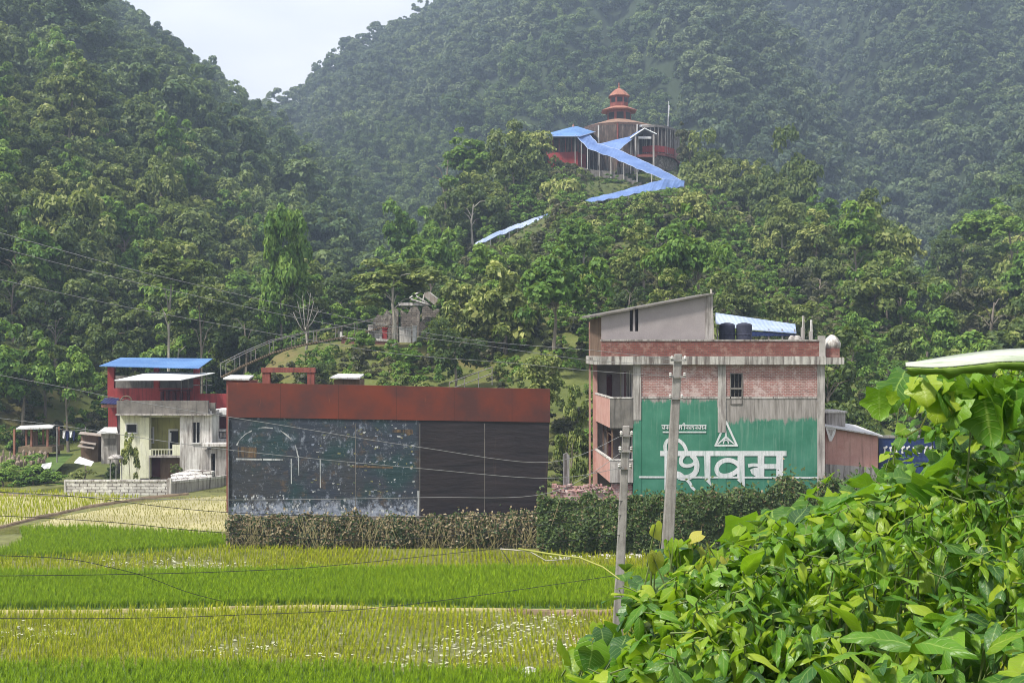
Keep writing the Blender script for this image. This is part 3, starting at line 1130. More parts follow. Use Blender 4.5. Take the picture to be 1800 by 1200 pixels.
# thin pale flakes just above the paddy floor
k = N('pale_flakes')
M['scum'] = k.done(k.mix(k.noise(3, 3), (.34, .34, .2), (.6, .6, .48)), .6)
P = wpoly('f2')
X = R.uniform(-24, 12, 60000)
Y = R.uniform(33, 44, 60000)
k_ = inside(P, X, Y) & (R.rand(len(X)) < scum(X, Y) * .11)
P4 = wpoly('f4')
X4 = R.uniform(-24, 8, 30000)
Y4 = R.uniform(48, 56, 30000)
k4 = inside(P4, X4, Y4) & (R.rand(len(X4)) < .12 * np.exp(-((900 + F * X4 / Y4 - 310) / 120) ** 2 - ((HZ + F * CZ / Y4 - 996) / 9) ** 2))
X, Y = np.concatenate([X[k_], X4[k4]]), np.concatenate([Y[k_], Y4[k4]])
n = len(X)
cN = np.stack([X, Y, np.full(n, .075) + R.uniform(0, .03, n)], -1)
L = R.uniform(.04, .15, n)
Wd = R.uniform(.015, .05, n)
tl = R.normal(0, .03, (n, 1)) * np.array([[0, 0, 1]])
ax = np.stack([np.ones(n), R.normal(0, .3, n), np.zeros(n)], -1)
bx = np.stack([R.normal(0, .2, n), np.ones(n), np.full(n, .25)], -1)
Q = np.stack([cN - ax * L[:, None] - tl, cN - bx * Wd[:, None], cN + ax * L[:, None] + tl, cN + bx * Wd[:, None]], 1)
link('pale_flakes', quad_mesh('pale_flakes', Q, M['scum']), None, 'pale flakes lying between the yellow rice rows', 'weed', None, 'stuff')


# bunds between the paddies
def bund(pts, wdt, hgt, label, mat='mud', name='field_bund'):
    W = [Vector(gp(*p)) for p in pts]
    fine = []
    for a, b in zip(W[:-1], W[1:]):
        m_ = max(2, int((b - a).length / .5))
        fine += [a.lerp(b, i / m_) for i in range(m_)]
    fine.append(W[-1])
    v, f = [], []
    for i, p in enumerate(fine):
        t = (fine[min(i + 1, len(fine) - 1)] - fine[max(i - 1, 0)]).normalized()
        s = Vector((-t.y, t.x, 0))
        hg = hgt * (1 + .35 * mnoise.noise(p * .9))
        ww = wdt * (1 + .3 * mnoise.noise(p * 1.7 + Vector((9, 0, 0))))
        for kx, kz in ((-1, -.05), (-.55, .7), (-.1, 1), (.4, .85), (1, -.05)):
            v.append(tuple(p + s * ww * kx + Vector((0, 0, hg * kz + .03 * mnoise.noise(p * 4 + Vector((kx * 3, 0, 0)))))))
    for i in range(len(fine) - 1):
        for j in range(4):
            a = i * 5 + j
            f.append((a, a + 1, a + 6, a + 5))
    return MB().add(v, f).build(name, M[mat], None, kind='structure')


bund([(-300, 955), (-20, 934), (60, 914), (150, 894), (250, 878), (330, 870)], .2, .2, '')
bund([(404, 943), (150, 930), (36, 931)], .16, .12, '', 'straw')
bund([(-300, 1079), (200, 1076), (540, 1068), (860, 1074), (1100, 1077), (1700, 1080)], .14, .13, '', 'straw')
bund([(895, 1078), (960, 1081), (1100, 1082)], .2, .22, '', 'mud')
bund([(-200, 868), (115, 874)], .2, .2, '', 'mud')
bund([(1000, 1110), (1040, 1150), (1050, 1180)], .22, .1, '', 'mud')

# a pale stone at the corner of the front paddy
for (a, b, s, lb) in ((930, 1186, .34, 'pale rounded stone at the corner of the front paddy'), (905, 1178, .17, 'small dark stone left of the pale rounded stone')):
    me = MB().ngon(0, 0, [(s * .6, -s * .3), (s, s * .1), (s * .8, s * .5), (s * .3, s * .72)], 9).build('field_stone', M['conc_w'] if s > .2 else M['conc_d'], label=lb, cat='stone', smooth=True)
    me.location = gp(a, b, .05)

# ------------------------------------------------------------ brick building with the painted wall
def parts(root, lst):
    for nm, mb_, mt in lst:
        mb_.build(nm, mt, root)


def rust_noise(k, f):
    return k


Y0 = 57.0
b = thing('brick_building', 'unfinished three storey brick building with a green advertisement painted on its side', 'building', (xpx(1280, Y0), Y0 + 3, 0))
# side wall core: butt-jointed infill between columns
wl = MB()
wl.pbox(1127, 1262, 641, 699, Y0 + .06, .22)
wl.pbox(1276, 1285, 641, 699, Y0 + .06, .22)
wl.pbox(1304, 1437, 641, 699, Y0 + .06, .22)
wl.pbox(1285, 1304, 641, 657, Y0 + .06, .22)
brickw = wl.build('brick_infill', M['brick'], b)
# painted plaster below
k = N('painted_plaster_green')
x3 = k.xyz()
zt = k.ramp(k.math('DIVIDE', k.math('SUBTRACT', x3[0], xpx(1100, Y0)), xpx(1450, Y0) - xpx(1100, Y0)),
            [(0, 0.0), (.065, 0.0), (.08, 1.0), (.455, 1.0), (.47, 0.02), (1, 0.1)])
zt = k.math('ADD', k.math('MULTIPLY', zt, zpx(698, Y0) - zpx(738, Y0)), zpx(738, Y0))
n1 = k.noise(1.0, 5, .7, sc=(6, 1, .35))
n2 = k.noise(1.3, 6, .65)
edge = k.math('SUBTRACT', zt, x3[2])
edge = k.math('ADD', edge, k.math('MULTIPLY', k.math('SUBTRACT', n2, .5), 1.1))
edge = k.math('ADD', edge, k.math('MULTIPLY', k.math('SUBTRACT', n1, .55), .8))
gm = k.ramp(edge, [(.0, 0), (.16, 1)])
green = k.mix(k.ramp(k.noise(.7, 5, .6), [(.35, 0), (.65, 1)]), (.03, .155, .095), (.065, .225, .15))
drip = k.ramp(k.noise(1.0, 6, .75, sc=(6, 1, .3)), [(.52, 0), (.7, .6)])
fade = k.ramp(k.math('DIVIDE', edge, 3.2), [(0, 1), (1, .25)])
green = k.mix(k.math('MULTIPLY', drip, fade), green, (.26, .36, .3))
grey = k.mix(k.ramp(k.noise(1.0, 6, .7, sc=(7, 1, .5)), [(.35, 0), (.66, 1)]), (.15, .135, .12), (.38, .35, .33))
white = k.ramp(k.noise(1.0, 5, .8, sc=(14, 1, .3)), [(.62, 0), (.75, .9)])
grey = k.mix(white, grey, (.62, .6, .58))
k.bump(n2, .2, .03)
M['painted'] = k.done(k.mix(gm, grey, green), .75)
pw = MB()
pw.pbox(1127, 1262, 699, 958, Y0 + .04, .24)
pw.pbox(1276, 1437, 699.5, 958, Y0 + .045, .235)
pw.pbox(1113, 1127, 738, 958, Y0 + .02, .26)
pw.pbox(1262, 1276, 760, 958, Y0 + .02, .26)
pwo = pw.build('painted_wall', M['painted'], b)
cl = MB()
cl.pbox(1113, 1127, 641, 738, Y0, .35)
cl.pbox(1262, 1276, 641, 760, Y0, .35)
cl.pbox(1437, 1450, 641, 958, Y0, .35)
cl.pbox(1127, 1437, 697, 700.5, Y0 + .02, .05)
cl.build('concrete_column', M['conc'], b)
# back and right walls so the building is whole
ex = xpx(1450, Y0)
wx = xpx(1113, Y0)
bw = MB()
bw.box(ex - .25, ex - .01, Y0 + .36, Y0 + 6.3, 0, zpx(641, Y0))
bw.box(wx, ex - .26, Y0 + 6.05, Y0 + 6.3, 0, zpx(641, Y0))
bw.build('rear_wall', M['brick'], b)
# window in the upper wall
wn = MB()
wn.pbox(1285, 1304, 657, 681, Y0 + .2, .05)
wn.pbox(1285, 1304, 684.5, 709, Y0 + .2, .05)
wo = wn.build('window', M['dark'], b)
wf = MB()
wf.pbox(1283.4, 1285, 655, 710, Y0 + .02, .2)
wf.pbox(1304, 1305.6, 655, 710, Y0 + .02, .2)
wf.pbox(1285, 1304, 681, 684.5, Y0 + .03, .2)
wf.pbox(1285, 1304, 709, 711, Y0 + .01, .2)
wf.pbox(1285, 1304, 655.5, 657, Y0 + .03, .2)
for q in (1291, 1297.5):
    wf.pbox(q, q + .5, 657, 709, Y0 + .1, .02)
wf.build('window_frame', M['conc_d'], wo)
# roof slab, parapet
sl = MB()
sl.pbox(1045, 1452, 626, 640.8, Y0 - .25, 6.7)
sl.pbox(1452, 1484, 628, 640, Y0 - .22, 6.5)
sl.pbox(1036, 1045, 628, 633, Y0 - .1, .3)
sl.build('roof_slab', M['slab'], b)
pr = MB()
pr.pbox(1058, 1440, 599, 626, Y0 - .1, .25)
pr.pbox(1452, 1476, 612, 628, Y0 + .1, .25)
pr.build('parapet', M['brick_p'], b)
cp = MB()
cp.pbox(1056, 1441, 596.5, 599.2, Y0 - .14, .33)
cp.pbox(1440, 1451, 590, 626, Y0 - .12, .3)
cp.build('coping', M['conc'], b)
sp = MB()
sp.poly([(xpx(1058, Y0), Y0 + .16, zpx(626, Y0)), (xpx(1058, Y0), Y0 + .16, zpx(597, Y0)), (xpx(1050, Y0 + 6), Y0 + 6, zpx(597, Y0)), (xpx(1050, Y0 + 6), Y0 + 6, zpx(626, Y0))], (.2, 0, 0))
sp.build('side_parapet', M['brick_p'], b)
# verandahs on the left
XN, XF, YF = 5.09, 4.78, Y0 + 6.3


def sidewall(mb_, pyt, pyb, t=.12):
    z1, z0 = zpx(pyt, Y0), zpx(pyb, Y0)
    return mb_.poly([(XN, Y0 + .12, z0), (XN, Y0 + .12, z1), (XF, YF, z1), (XF, YF, z0)], (t, 0, 0))


for (a, c) in ((700, 752), (809, 848)):
    sidewall(MB(), a, c).build('balcony_side', M['pink'], b)
    m = MB()
    m.box(XN, wx, Y0, Y0 + .12, zpx(c, Y0), zpx(a, Y0))
    m.build('balcony_front', M['conc_d'] if a == 700 else M['conc'], b)
    m = MB()
    m.box(XN - .03, wx, Y0 - .02, Y0 + .15, zpx(a, Y0), zpx(a - 2, Y0))
    z1 = zpx(a, Y0)
    m.poly([(XN - .03, Y0 + .16, z1), (XN - .03, Y0 + .16, z1 + .07), (XF - .03, YF, z1 + .07), (XF - .03, YF, z1)], (.17, 0, 0))
    m.build('balcony_cap', M['conc_w'], b)
    m = MB()
    m.box(XN + .13, wx, Y0 + .13, YF - .1, zpx(c + 2, Y0), zpx(c - 3, Y0))
    m.build('balcony_floor', M['conc_d'], b)
m = MB()
m.box(XF - .02, wx - .02, YF, YF + .2, 0, zpx(641, Y0))
m.build('verandah_end_wall', M['conc_pl'], b)
m = MB()
m.box(XF - .12, XF + .12, YF - .3, YF - .01, 0, zpx(641, Y0))
m.box(XF - .35, XF - .25, YF - .1, YF, 0, zpx(560, Y0))
m.build('corner_post', M['pink'], b)
m = MB()
m.box(wx - .01, wx + .2, Y0 + .36, YF - .01, 0, zpx(641, Y0))
m.build('verandah_wall', M['conc_pl'], b)
for z0, z1 in ((zpx(747, Y0), zpx(655, Y0)), (zpx(846, Y0), zpx(765, Y0)), (0.1, 2.1)):
    m = MB()
    m.box(wx - .05, wx - .015, Y0 + 1.0, Y0 + 1.9, z0, z1)
    m.build('door', M['dark'], b)
    m = MB()
    m.box(wx - .05, wx - .015, Y0 + 2.8, Y0 + 4.1, z0 + .8, z1)
    m.build('verandah_window', M['maroon'], b)
    m = MB()
    m.box(5.45, 5.75, YF - .05, YF - .005, z0 + .1, z1 - .2)
    m.build('door', M['maroon'], b)
    m = MB()
    m.box(wx - .09, wx - .052, Y0 + .9, Y0 + 1.0, z0, z1 + .1)
    m.box(wx - .09, wx - .052, Y0 + 1.9, Y0 + 2.0, z0, z1 + .1)
    m.box(wx - .09, wx - .052, Y0 + 2.7, Y0 + 2.8, z0, z1 + .1)
    m.build('door_frame', M['conc_w'], b)
m = MB()
for zz_ in np.linspace(zpx(845, Y0), zpx(768, Y0), 2):
    m.box(XN + .15, XN + .2, Y0 + .2, Y0 + 6, zz_, zz_ + .04)
for q in np.linspace(.3, 5.8, 3):
    m.box(XN + .1, XN + .18, Y0 + q, Y0 + q + .08, zpx(808, Y0), zpx(752, Y0))
m.build('verandah_posts', M['wood'], b)
m = MB()
m.box(XN + .1, wx - .02, Y0 + .2, Y0 + .4, 0, zpx(850, Y0))
m.build('ground_floor_pier', M['brick'], b)
# lettering and emblem, traced in wall coordinates
TX = lambda a: xpx(1140 + a / 5.625, Y0)
TZ = lambda c: zpx(690 + c / 5.625, Y0)


class Paint:
    def __init__(s, y):
        s.m = MB()
        s.y = y

    def poly(s, pts):
        s.m.poly([(TX(a), s.y, TZ(c)) for a, c in pts], (0, .003, 0))
        return s

    def stroke(s, pts, w0, w1=None, closed=False):
        w1 = w1 or w0
        P = [Vector((p[0], p[1])) for p in pts]
        # smooth the polyline
        for _ in range(2):
            Q = [P[0]]
            for a, c in zip(P[:-1], P[1:]):
                Q += [a.lerp(c, .25), a.lerp(c, .75)]
            Q.append(P[-1])
            P = Q
        v, f = [], []
        n = len(P)
        for i, p in enumerate(P):
            t = (P[min(i + 1, n - 1)] - P[max(i - 1, 0)]).normalized()
            nn = Vector((-t.y, t.x))
            ww = (w0 + (w1 - w0) * i / (n - 1)) / 2
            for sgn in (1, -1):
                q = p + nn * ww * sgn
                v.append((TX(q.x), s.y, TZ(q.y)))
        v += [(a, c + .003, d) for a, c, d in v]
        for i in range(n - 1):
            a = 2 * i
            f.append((a, a + 2, a + 3, a + 1))
            f.append((a, a + 2 * n, a + 2 + 2 * n, a + 2))
            f.append((a + 1, a + 3, a + 3 + 2 * n, a + 1 + 2 * n))
        s.m.add(v, f)
        return s


YT = Y0 + .015
YL = [YT - .0004 * i for i in range(30)]


def PT(i):
    return Paint(YL[i])


M['letter'] = weathered('paint_lettering', (.60, .63, .63), (.74, .75, .76), (.3, .42, .37))
ms = []
ms.append(PT(0).poly([(115, 575), (1365, 575), (1365, 625), (115, 625)]))
ms.append(PT(1).poly([(158, 600), (205, 600), (205, 960), (158, 960)]))
ms.append(PT(2).stroke([(180, 620), (160, 540), (175, 478), (225, 452), (290, 462), (345, 505), (372, 560), (378, 600)], 34))
ms.append(PT(3).stroke([(425, 615), (465, 655), (482, 715), (470, 785), (420, 828), (355, 845), (300, 828), (275, 800)], 46, 60))
ms.append(PT(4).stroke([(350, 615), (318, 655), (322, 705), (370, 728), (430, 716), (458, 690)], 44, 30))
ms.append(PT(5).stroke([(258, 800), (300, 795), (350, 830)], 52, 30))
ms.append(PT(6).stroke([(370, 850), (410, 890), (428, 935), (460, 962)], 34, 24))
ms.append(PT(7).poly([(548, 622), (612, 622), (612, 870), (626, 930), (556, 860)]))
ms.append(PT(8).stroke([(900, 720), (850, 676), (770, 660), (700, 690), (668, 750), (690, 810), (760, 826), (840, 800), (900, 750)], 44, 46))
ms.append(PT(9).poly([(882, 622), (948, 622), (952, 930), (876, 862)]))
ms.append(PT(10).poly([(1080, 622), (1145, 622), (1145, 828), (1062, 828), (1020, 800), (1004, 760), (1040, 742), (1080, 740)]))
ms.append(PT(11).stroke([(985, 722), (1030, 712), (1085, 716)], 34))
ms.append(PT(12).poly([(1145, 704), (1266, 704), (1266, 752), (1145, 752)]))
ms.append(PT(13).poly([(1264, 622), (1332, 622), (1332, 836), (1264, 836)]))
ms.append(PT(14).poly([(-95, 824), (1680, 830), (1680, 848), (-95, 842)]))
lt = MB()
for q in ms:
    lt.add(q.m.v, q.m.f)
lt.build('painted_lettering', M['letter'], pwo)
ms = []
ms.append(PT(15).stroke([(765, 282), (765, 282), (663, 522), (663, 522)], 20))
ms.append(PT(16).stroke([(765, 282), (765, 282), (874, 522), (874, 522)], 20))
ms.append(PT(17).poly([(652, 512), (884, 512), (884, 530), (652, 530)]))
ms.append(PT(18).poly([(765, 330), (776, 440), (754, 440)]))
ms.append(PT(19).poly([(757, 430), (770, 448), (690, 510), (680, 505)]))
ms.append(PT(20).poly([(773, 430), (760, 448), (845, 510), (855, 505)]))
ms.append(PT(21).stroke([(740, 505), (745, 475), (765, 465), (785, 475), (792, 505)], 12))
em = MB()
for q in ms:
    em.add(q.m.v, q.m.f)
em.build('triangle_emblem', M['letter'], pwo)
ms = [PT(22).poly([(128, 316), (572, 316), (572, 328), (128, 328)]), PT(23).poly([(140, 382), (570, 382), (570, 396), (140, 396)])]
# small line of letters hanging from its head line, a gap between its two words
i = 0
for a0, wd_, ty_ in ((136, 26, 0), (170, 24, 1), (200, 26, 0), (232, 20, 2), (292, 20, 1), (318, 16, 2), (352, 8, 3), (368, 26, 1), (402, 22, 0), (432, 24, 2), (462, 22, 1), (492, 26, 0), (526, 20, 2), (550, 20, 1)):
    p = Paint(YL[24 + i % 3])
    i += 1
    if ty_ == 0:
        p.stroke([(a0, 340), (a0 + wd_ * .3, 356), (a0 + wd_ * .8, 350)], 11)
        p.poly([(a0 + wd_ - 8, 322), (a0 + wd_, 322), (a0 + wd_, 362), (a0 + wd_ - 8, 362)])
    elif ty_ == 1:
        p.poly([(a0 + wd_ - 8, 322), (a0 + wd_, 322), (a0 + wd_, 362), (a0 + wd_ - 8, 362)])
        p.poly([(a0, 342), (a0 + wd_ - 8, 342), (a0 + wd_ - 8, 352), (a0, 352)])
    elif ty_ == 2:
        p.stroke([(a0 + wd_ * .6, 326), (a0, 340), (a0 + wd_ * .7, 346), (a0 + wd_ * .5, 362)], 10)
    else:
        p.stroke([(a0 - 14, 316), (a0 - 6, 300), (a0 + 8, 304), (a0 + 4, 362)], 9)
    ms.append(p)
sm = MB()
for q in ms:
    sm.add(q.m.v, q.m.f)
sm.build('small_lettering', M['letter'], pwo)

# rooftop shed
Ys = Y0 + 1.0
s = thing('rooftop_shed', 'grey walled shed with a roof sloping up to the right, atop the brick building', 'shed', (xpx(1150, Ys), Ys, zpx(627, Y0)))
m = MB()
zb = 626
m.ppoly([(1057, zb), (1107, zb), (1107, 544), (1057, 555)], Ys, .08)
m.ppoly([(1122, zb), (1240, zb), (1240, 520), (1122, 541)], Ys, .08)
m.ppoly([(1107, zb), (1122, zb), (1122, 582), (1107, 582)], Ys + .002, .076)
m.ppoly([(1112.5, 582), (1116.5, 582), (1116.5, 542), (1112.5, 543)], Ys, .07)
m.build('front_wall', M['conc_pl'], s)
m = MB()
m.ppoly([(1107, 582), (1122, 582), (1122, 542), (1107, 545)], Ys + .2, .02)
m.build('door_gap', M['dark'], s)
m = MB()
x0 = xpx(1057, Ys)
m.poly([(x0, Ys + .1, zpx(zb, Ys)), (x0, Ys + .1, zpx(557, Ys)), (x0 - .25, Ys + 5, zpx(557, Ys)), (x0 - .25, Ys + 5, zpx(zb, Ys))], (.06, 0, 0))
m.build('side_wall', M['wood'], s)
m = MB()
m.ppoly([(1240, zb), (1253, zb), (1253, 517), (1240, 520)], Ys - .05, .3)
m.build('corner_column', M['conc'], s)
m = MB()
m.poly([at(1037, 555, Ys - .3), at(1255, 514.5, Ys - .3), at(1255, 517, Ys - .3), at(1037, 558.5, Ys - .3)], (-.1, 5.2, .15))
m.build('tin_roof', M['conc_d'], s)
m = MB()
m.tube([at(1256, zb, Ys), at(1250, 508, Ys)], .05)
m.build('bamboo_pole', M['bark_p'], s)

# rooftop blue and white awning
Ya = Y0 + 4
aw = thing('rooftop_awning', 'blue and white sheet awning on posts behind the brick parapet', 'awning', (xpx(1330, Ya), Ya, zpx(626, Y0)))
m = MB()
m.poly([at(1258, 551, Ya + 2.2), at(1398, 571, Ya + 2.2), at(1400, 586, Ya), at(1300, 578, Ya), at(1258, 569, Ya)], (0, .02, .05))
m.build('awning_sheet', M['blue_w'], aw)
m = MB()
m.poly([at(1300, 580, Ya + .05), at(1400, 587.5, Ya + .05), at(1400, 590, Ya + .05), at(1300, 591, Ya + .05)], (0, .04, 0))
m.build('awning_edge', M['navy'], aw)
m = MB()
for q in (1262, 1352, 1376, 1398):
    m.box(xpx(q, Ya) - .04, xpx(q, Ya) + .04, Ya + .1, Ya + .18, zpx(627, Y0), zpx(578, Ya))
m.build('awning_post', M['iron'], aw)
# water tanks
for i, (q, lb) in enumerate(((1278, 'left one of two dark blue water tanks on the roof'), (1308, 'right one of two dark blue water tanks on the roof'))):
    Yt = Y0 + 2.2
    r = .42
    zb_ = zpx(627, Y0)
    zt_ = zpx(567, Yt)
    m = MB().ngon(xpx(q, Yt), Yt, [(r, zb_), (r, zb_ + (zt_ - zb_) * .3), (r * 1.04, zb_ + (zt_ - zb_) * .33), (r, zb_ + (zt_ - zb_) * .36), (r, zb_ + (zt_ - zb_) * .62), (r * 1.04, zb_ + (zt_ - zb_) * .65), (r, zb_ + (zt_ - zb_) * .68),
                                   (r, zb_ + (zt_ - zb_) * .93), (r * .8, zb_ + (zt_ - zb_) * .97), (r * .3, zt_)], 18)
    tk = m.build('water_tank', M['black'], None, lb, 'water tank', 'rooftop water tanks', smooth=False)
# rebar stubs
for i, (q, tp_, lb) in enumerate(((1412, 555, 'taller concrete column stub near the right end of the roof'), (1426, 562, 'shorter concrete column stub beside the white sack'))):
    Yt = Y0 + .4
    t = thing('column_stub', lb, 'column stub', (xpx(q, Yt), Yt, zpx(626, Y0)), 'column stubs on the roof')
    MB().pbox(q - 2.6, q + 2.6, tp_ + 20, 626, Yt, .2).build('stub', M['conc'], t)
    m = MB()
    for dx in (-1.4, 1.4):
        m.tube([at(q + dx, tp_ + 20, Yt + .05), at(q + dx * .7, tp_, Yt + .05)], .03, .025, 5)
    m.build('rebar', M['conc_w'], t)
m = MB()
m.ngon(xpx(1463, Y0 + .5), Y0 + .55, [(.42, zpx(613, Y0)), (.46, zpx(603, Y0)), (.3, zpx(594, Y0)), (.1, zpx(588, Y0))], 7)
o = m.build('cement_sack_pile', M['conc_w'], None, 'white tarpaulin covered heap on the right end of the roof slab', 'covered heap', smooth=True)
m = MB()
for q, r_, zz_ in ((1392, .2, 0), (1400, .24, 0), (1436, .16, 0)):
    m.ngon(xpx(q, Y0 + .5), Y0 + .5, [(r_, zpx(600, Y0)), (r_ * .9, zpx(593, Y0)), (r_ * .4, zpx(588, Y0))], 8)
for o_, q, r_ in ((0, 1392, .2), (1, 1401, .26)):
    mm = MB().ngon(xpx(q, Y0 + .5), Y0 + .5, [(r_ * .8, zpx(626, Y0)), (r_, zpx(605, Y0)), (r_ * .9, zpx(594, Y0)), (r_ * .4, zpx(589, Y0))], 9)
    mm.build('plant_pot_sack', M['conc'], None, ('small grey sack under the lower end of the rooftop awning', 'larger grey sack right of the small one on the roof')[o_], 'sack', smooth=True)

# right annex
Yr = Y0 + 2
an = thing('brick_annex', 'low pink brick annex with a tin roof right of the tall brick building', 'annex', (xpx(1500, Yr), Yr, 0))
m = MB()
m.ppoly([(1451, 900), (1543, 900), (1543, 765), (1451, 752)], Yr, 4)
m.build('wall', M['pink'], an)
m = MB()
m.poly([at(1447, 747, Yr - .3), at(1552, 765, Yr - .3), at(1552, 767.5, Yr - .3), at(1447, 749.5, Yr - .3)], (0, 4.6, .25))
m.build('tin_roof', M['tin'], an)
m = MB()
m.ppoly([(1451, 900), (1543, 900), (1543, 822), (1451, 815)], Yr - .03, .02)
m.build('plinth', M['conc'], an)
m = MB()
m.box(xpx(1452, Yr + 1), xpx(1486, Yr + 1), Yr + 1, Yr + 3, zpx(752, Yr), zpx(727, Yr))
m.build('roof_cabin', M['conc'], an)
m = MB()
m.box(xpx(1449, Yr + .9), xpx(1489, Yr + .9), Yr + .85, Yr + 3.1, zpx(727, Yr), zpx(724, Yr))
m.build('cabin_roof', M['conc_w'], an)
# inverted triangular sign
sg = thing('triangular_sign', 'white board shaped like an upside down triangle on the annex corner', 'sign', at(1460, 760, Yr - .2))
m = MB()
m.ppoly([(1451, 750), (1470, 752), (1468, 762), (1462, 775), (1458, 775)], Yr - .25, .05)
m.build('board', M['white'], sg)
m = MB()
m.ppoly([(1455, 754), (1466, 755), (1461, 767)], Yr - .262, .01)
m.build('mark', M['conc'], sg)
# blue banner fence
bf = thing('blue_banner', 'long blue banner with illegible white lettering on a rail right of the annex', 'banner', (xpx(1600, Yr), Yr, 0))
m = MB()
m.ppoly([(1545, 850), (1668, 850), (1668, 771), (1545, 769)], Yr + .5, .06)
m.build('banner_sheet', M['navy'], bf)
m = MB()
m.pbox(1543, 1672, 765, 769.5, Yr + .45, .15)
for q in (1544, 1600, 1668):
    m.box(xpx(q, Yr + .6), xpx(q, Yr + .6) + .08, Yr + .57, Yr + .65, 0, zpx(767, Yr))
m.build('banner_rail', M['iron'], bf)
m = MB()
for i in range(9):
    q = 1553 + i * 10 + R.uniform(-1, 1)
    m.ppoly([(q, 786), (q + 7, 783 + R.uniform(-2, 2)), (q + 8, 786), (q + 4, 789), (q + 5, 797), (q + 1, 796), (q + 2, 790)], Yr + .48, .01)
m.build('lettering', M['white'], bf)

# ------------------------------------------------------------ hoarding
k = N('hoarding_face')
x3 = k.xyz()
vv = k.co
a = k.noise(1.6, 9, .75, dist=.6)
b_ = k.noise(.5, 5, .6)
vert = k.noise(1.0, 6, .8, sc=(4, 1, 2.4))
base = k.mix(k.ramp(b_, [(.4, 0), (.6, 1)]), (.030, .038, .056), (.040, .043, .05))
base = k.mix(k.ramp(k.noise(.45, 3, .6), [(.5, 0), (.62, .8)]), base, (.016, .045, .048))
# print remains: brownish and pale flecks, denser to the foot of the sheet
lowf = k.ramp(k.math('DIVIDE', k.math('SUBTRACT', x3[2], zpx(905, Y0)), zpx(740, Y0) - zpx(905, Y0)), [(0, .16), (.10, .10), (.22, .02), (.3, .0), (.8, .04), (1, .03)])
fleck = k.math('ADD', k.math('MULTIPLY', k.math('ADD', a, vert), .5), lowf)
base = k.mix(k.ramp(k.noise(1.1, 6, .75), [(.56, 0), (.66, .55)]), base, (.13, .085, .05))
col = k.mix(k.ramp(fleck, [(.56, 0), (.68, .9)]), base, (.30, .33, .40))
col = k.mix(k.ramp(k.noise(5, 5, .8, sc=(1.4, 1, 1)), [(.60, 0), (.70, .9)]), col, (.42, .43, .42))
plain = k.mix(k.ramp(k.noise(1.0, 6, .65, sc=(.5, 1, 3)), [(.35, 0), (.7, 1)]), (.014, .012, .015), (.032, .024, .027))
plain = k.mix(k.ramp(k.noise(1, 5, .7, sc=(1.5, 1, .15)), [(.62, 0), (.72, .5)]), plain, (.1, .06, .045))
left = k.ramp(k.math('DIVIDE', k.math('SUBTRACT', x3[0], xpx(730, Y0)), 1.), [(.0, 1), (.3, 0)])
k.bump(k.noise(1, 4, .6, sc=(.6, 1, 3)), .5, .08)
M['hoard'] = k.done(k.mix(left, plain, col), .55)
k = N('hoarding_rust')
x3 = k.xyz()
c1 = k.mix(k.ramp(k.noise(.35, 5, .65), [(.38, 0), (.62, 1)]), (.075, .026, .022), (.165, .032, .014))
c1 = k.mix(k.ramp(k.noise(1, 6, .8, sc=(3, 1, .5)), [(.62, 0), (.75, .8)]), c1, (.32, .10, .03))
pn = k.n('TexBrick')
pn.inputs['Scale'].default_value = 1
pn.inputs['Brick Width'].default_value = 3.0
pn.inputs['Row Height'].default_value = 20
pn.inputs['Mortar Size'].default_value = .012
pn.offset = 0
pn.inputs['Color1'].default_value = (1, 1, 1, 1)
pn.inputs['Color2'].default_value = (.8, .8, .8, 1)
pn.inputs['Mortar'].default_value = (.45, .45, .45, 1)
k.l(k.co, pn.inputs['Vector'])
M['rusty'] = k.done(k.mix(1, c1, pn.outputs['Color'], 'MULTIPLY'), .6)
hb = thing('roadside_hoarding', 'huge dark steel hoarding with a rusty red top band and torn poster remains', 'hoarding', (xpx(683, Y0), Y0, 0))
m = MB()
m.ppoly([(402, 904), (736, 910), (960, 902), (966, 742), (402, 733)], Y0, .1)
m.build('panel', M['hoard'], hb)
m = MB()
m.ppoly([(401, 733), (967, 742), (967, 683), (850, 681.5), (700, 678), (401, 672)], Y0 - .06, .14)
m.build('top_band', M['rusty'], hb)
# seams and rails
m = MB()
for q in (625, 738, 852):
    m.pbox(q - .5, q + .5, 744, 902, Y0 - .012, .012)
m.build('seam', M['conc_d'], hb)
m = MB()
for q in (404, 500, 600, 700, 800, 900, 958):
    m.box(xpx(q, Y0), xpx(q, Y0) + .12, Y0 + .14, Y0 + .26, 0, zpx(690, Y0))
    m.tube([(xpx(q, Y0) + .06, Y0 + .26, zpx(760, Y0)), (xpx(q, Y0) + .06, Y0 + 2.6, 0.)], .05)
m.build('steel_post', M['iron'], hb)
m = MB()
for z_ in (905, 820, 745):
    m.pbox(404, 962, z_ - 2, z_ + 1, Y0 + .27, .06)
m.build('rail', M['iron'], hb)
m = MB()
m.box(xpx(404, Y0), xpx(404, Y0) + .1, Y0 - .02, Y0 + .1, 0, zpx(906, Y0))
m.box(xpx(401, Y0), xpx(401, Y0) + .06, Y0 - .1, Y0 - .04, zpx(904, Y0), zpx(735, Y0))
m.build('edge_trim', M['conc_d'], hb)
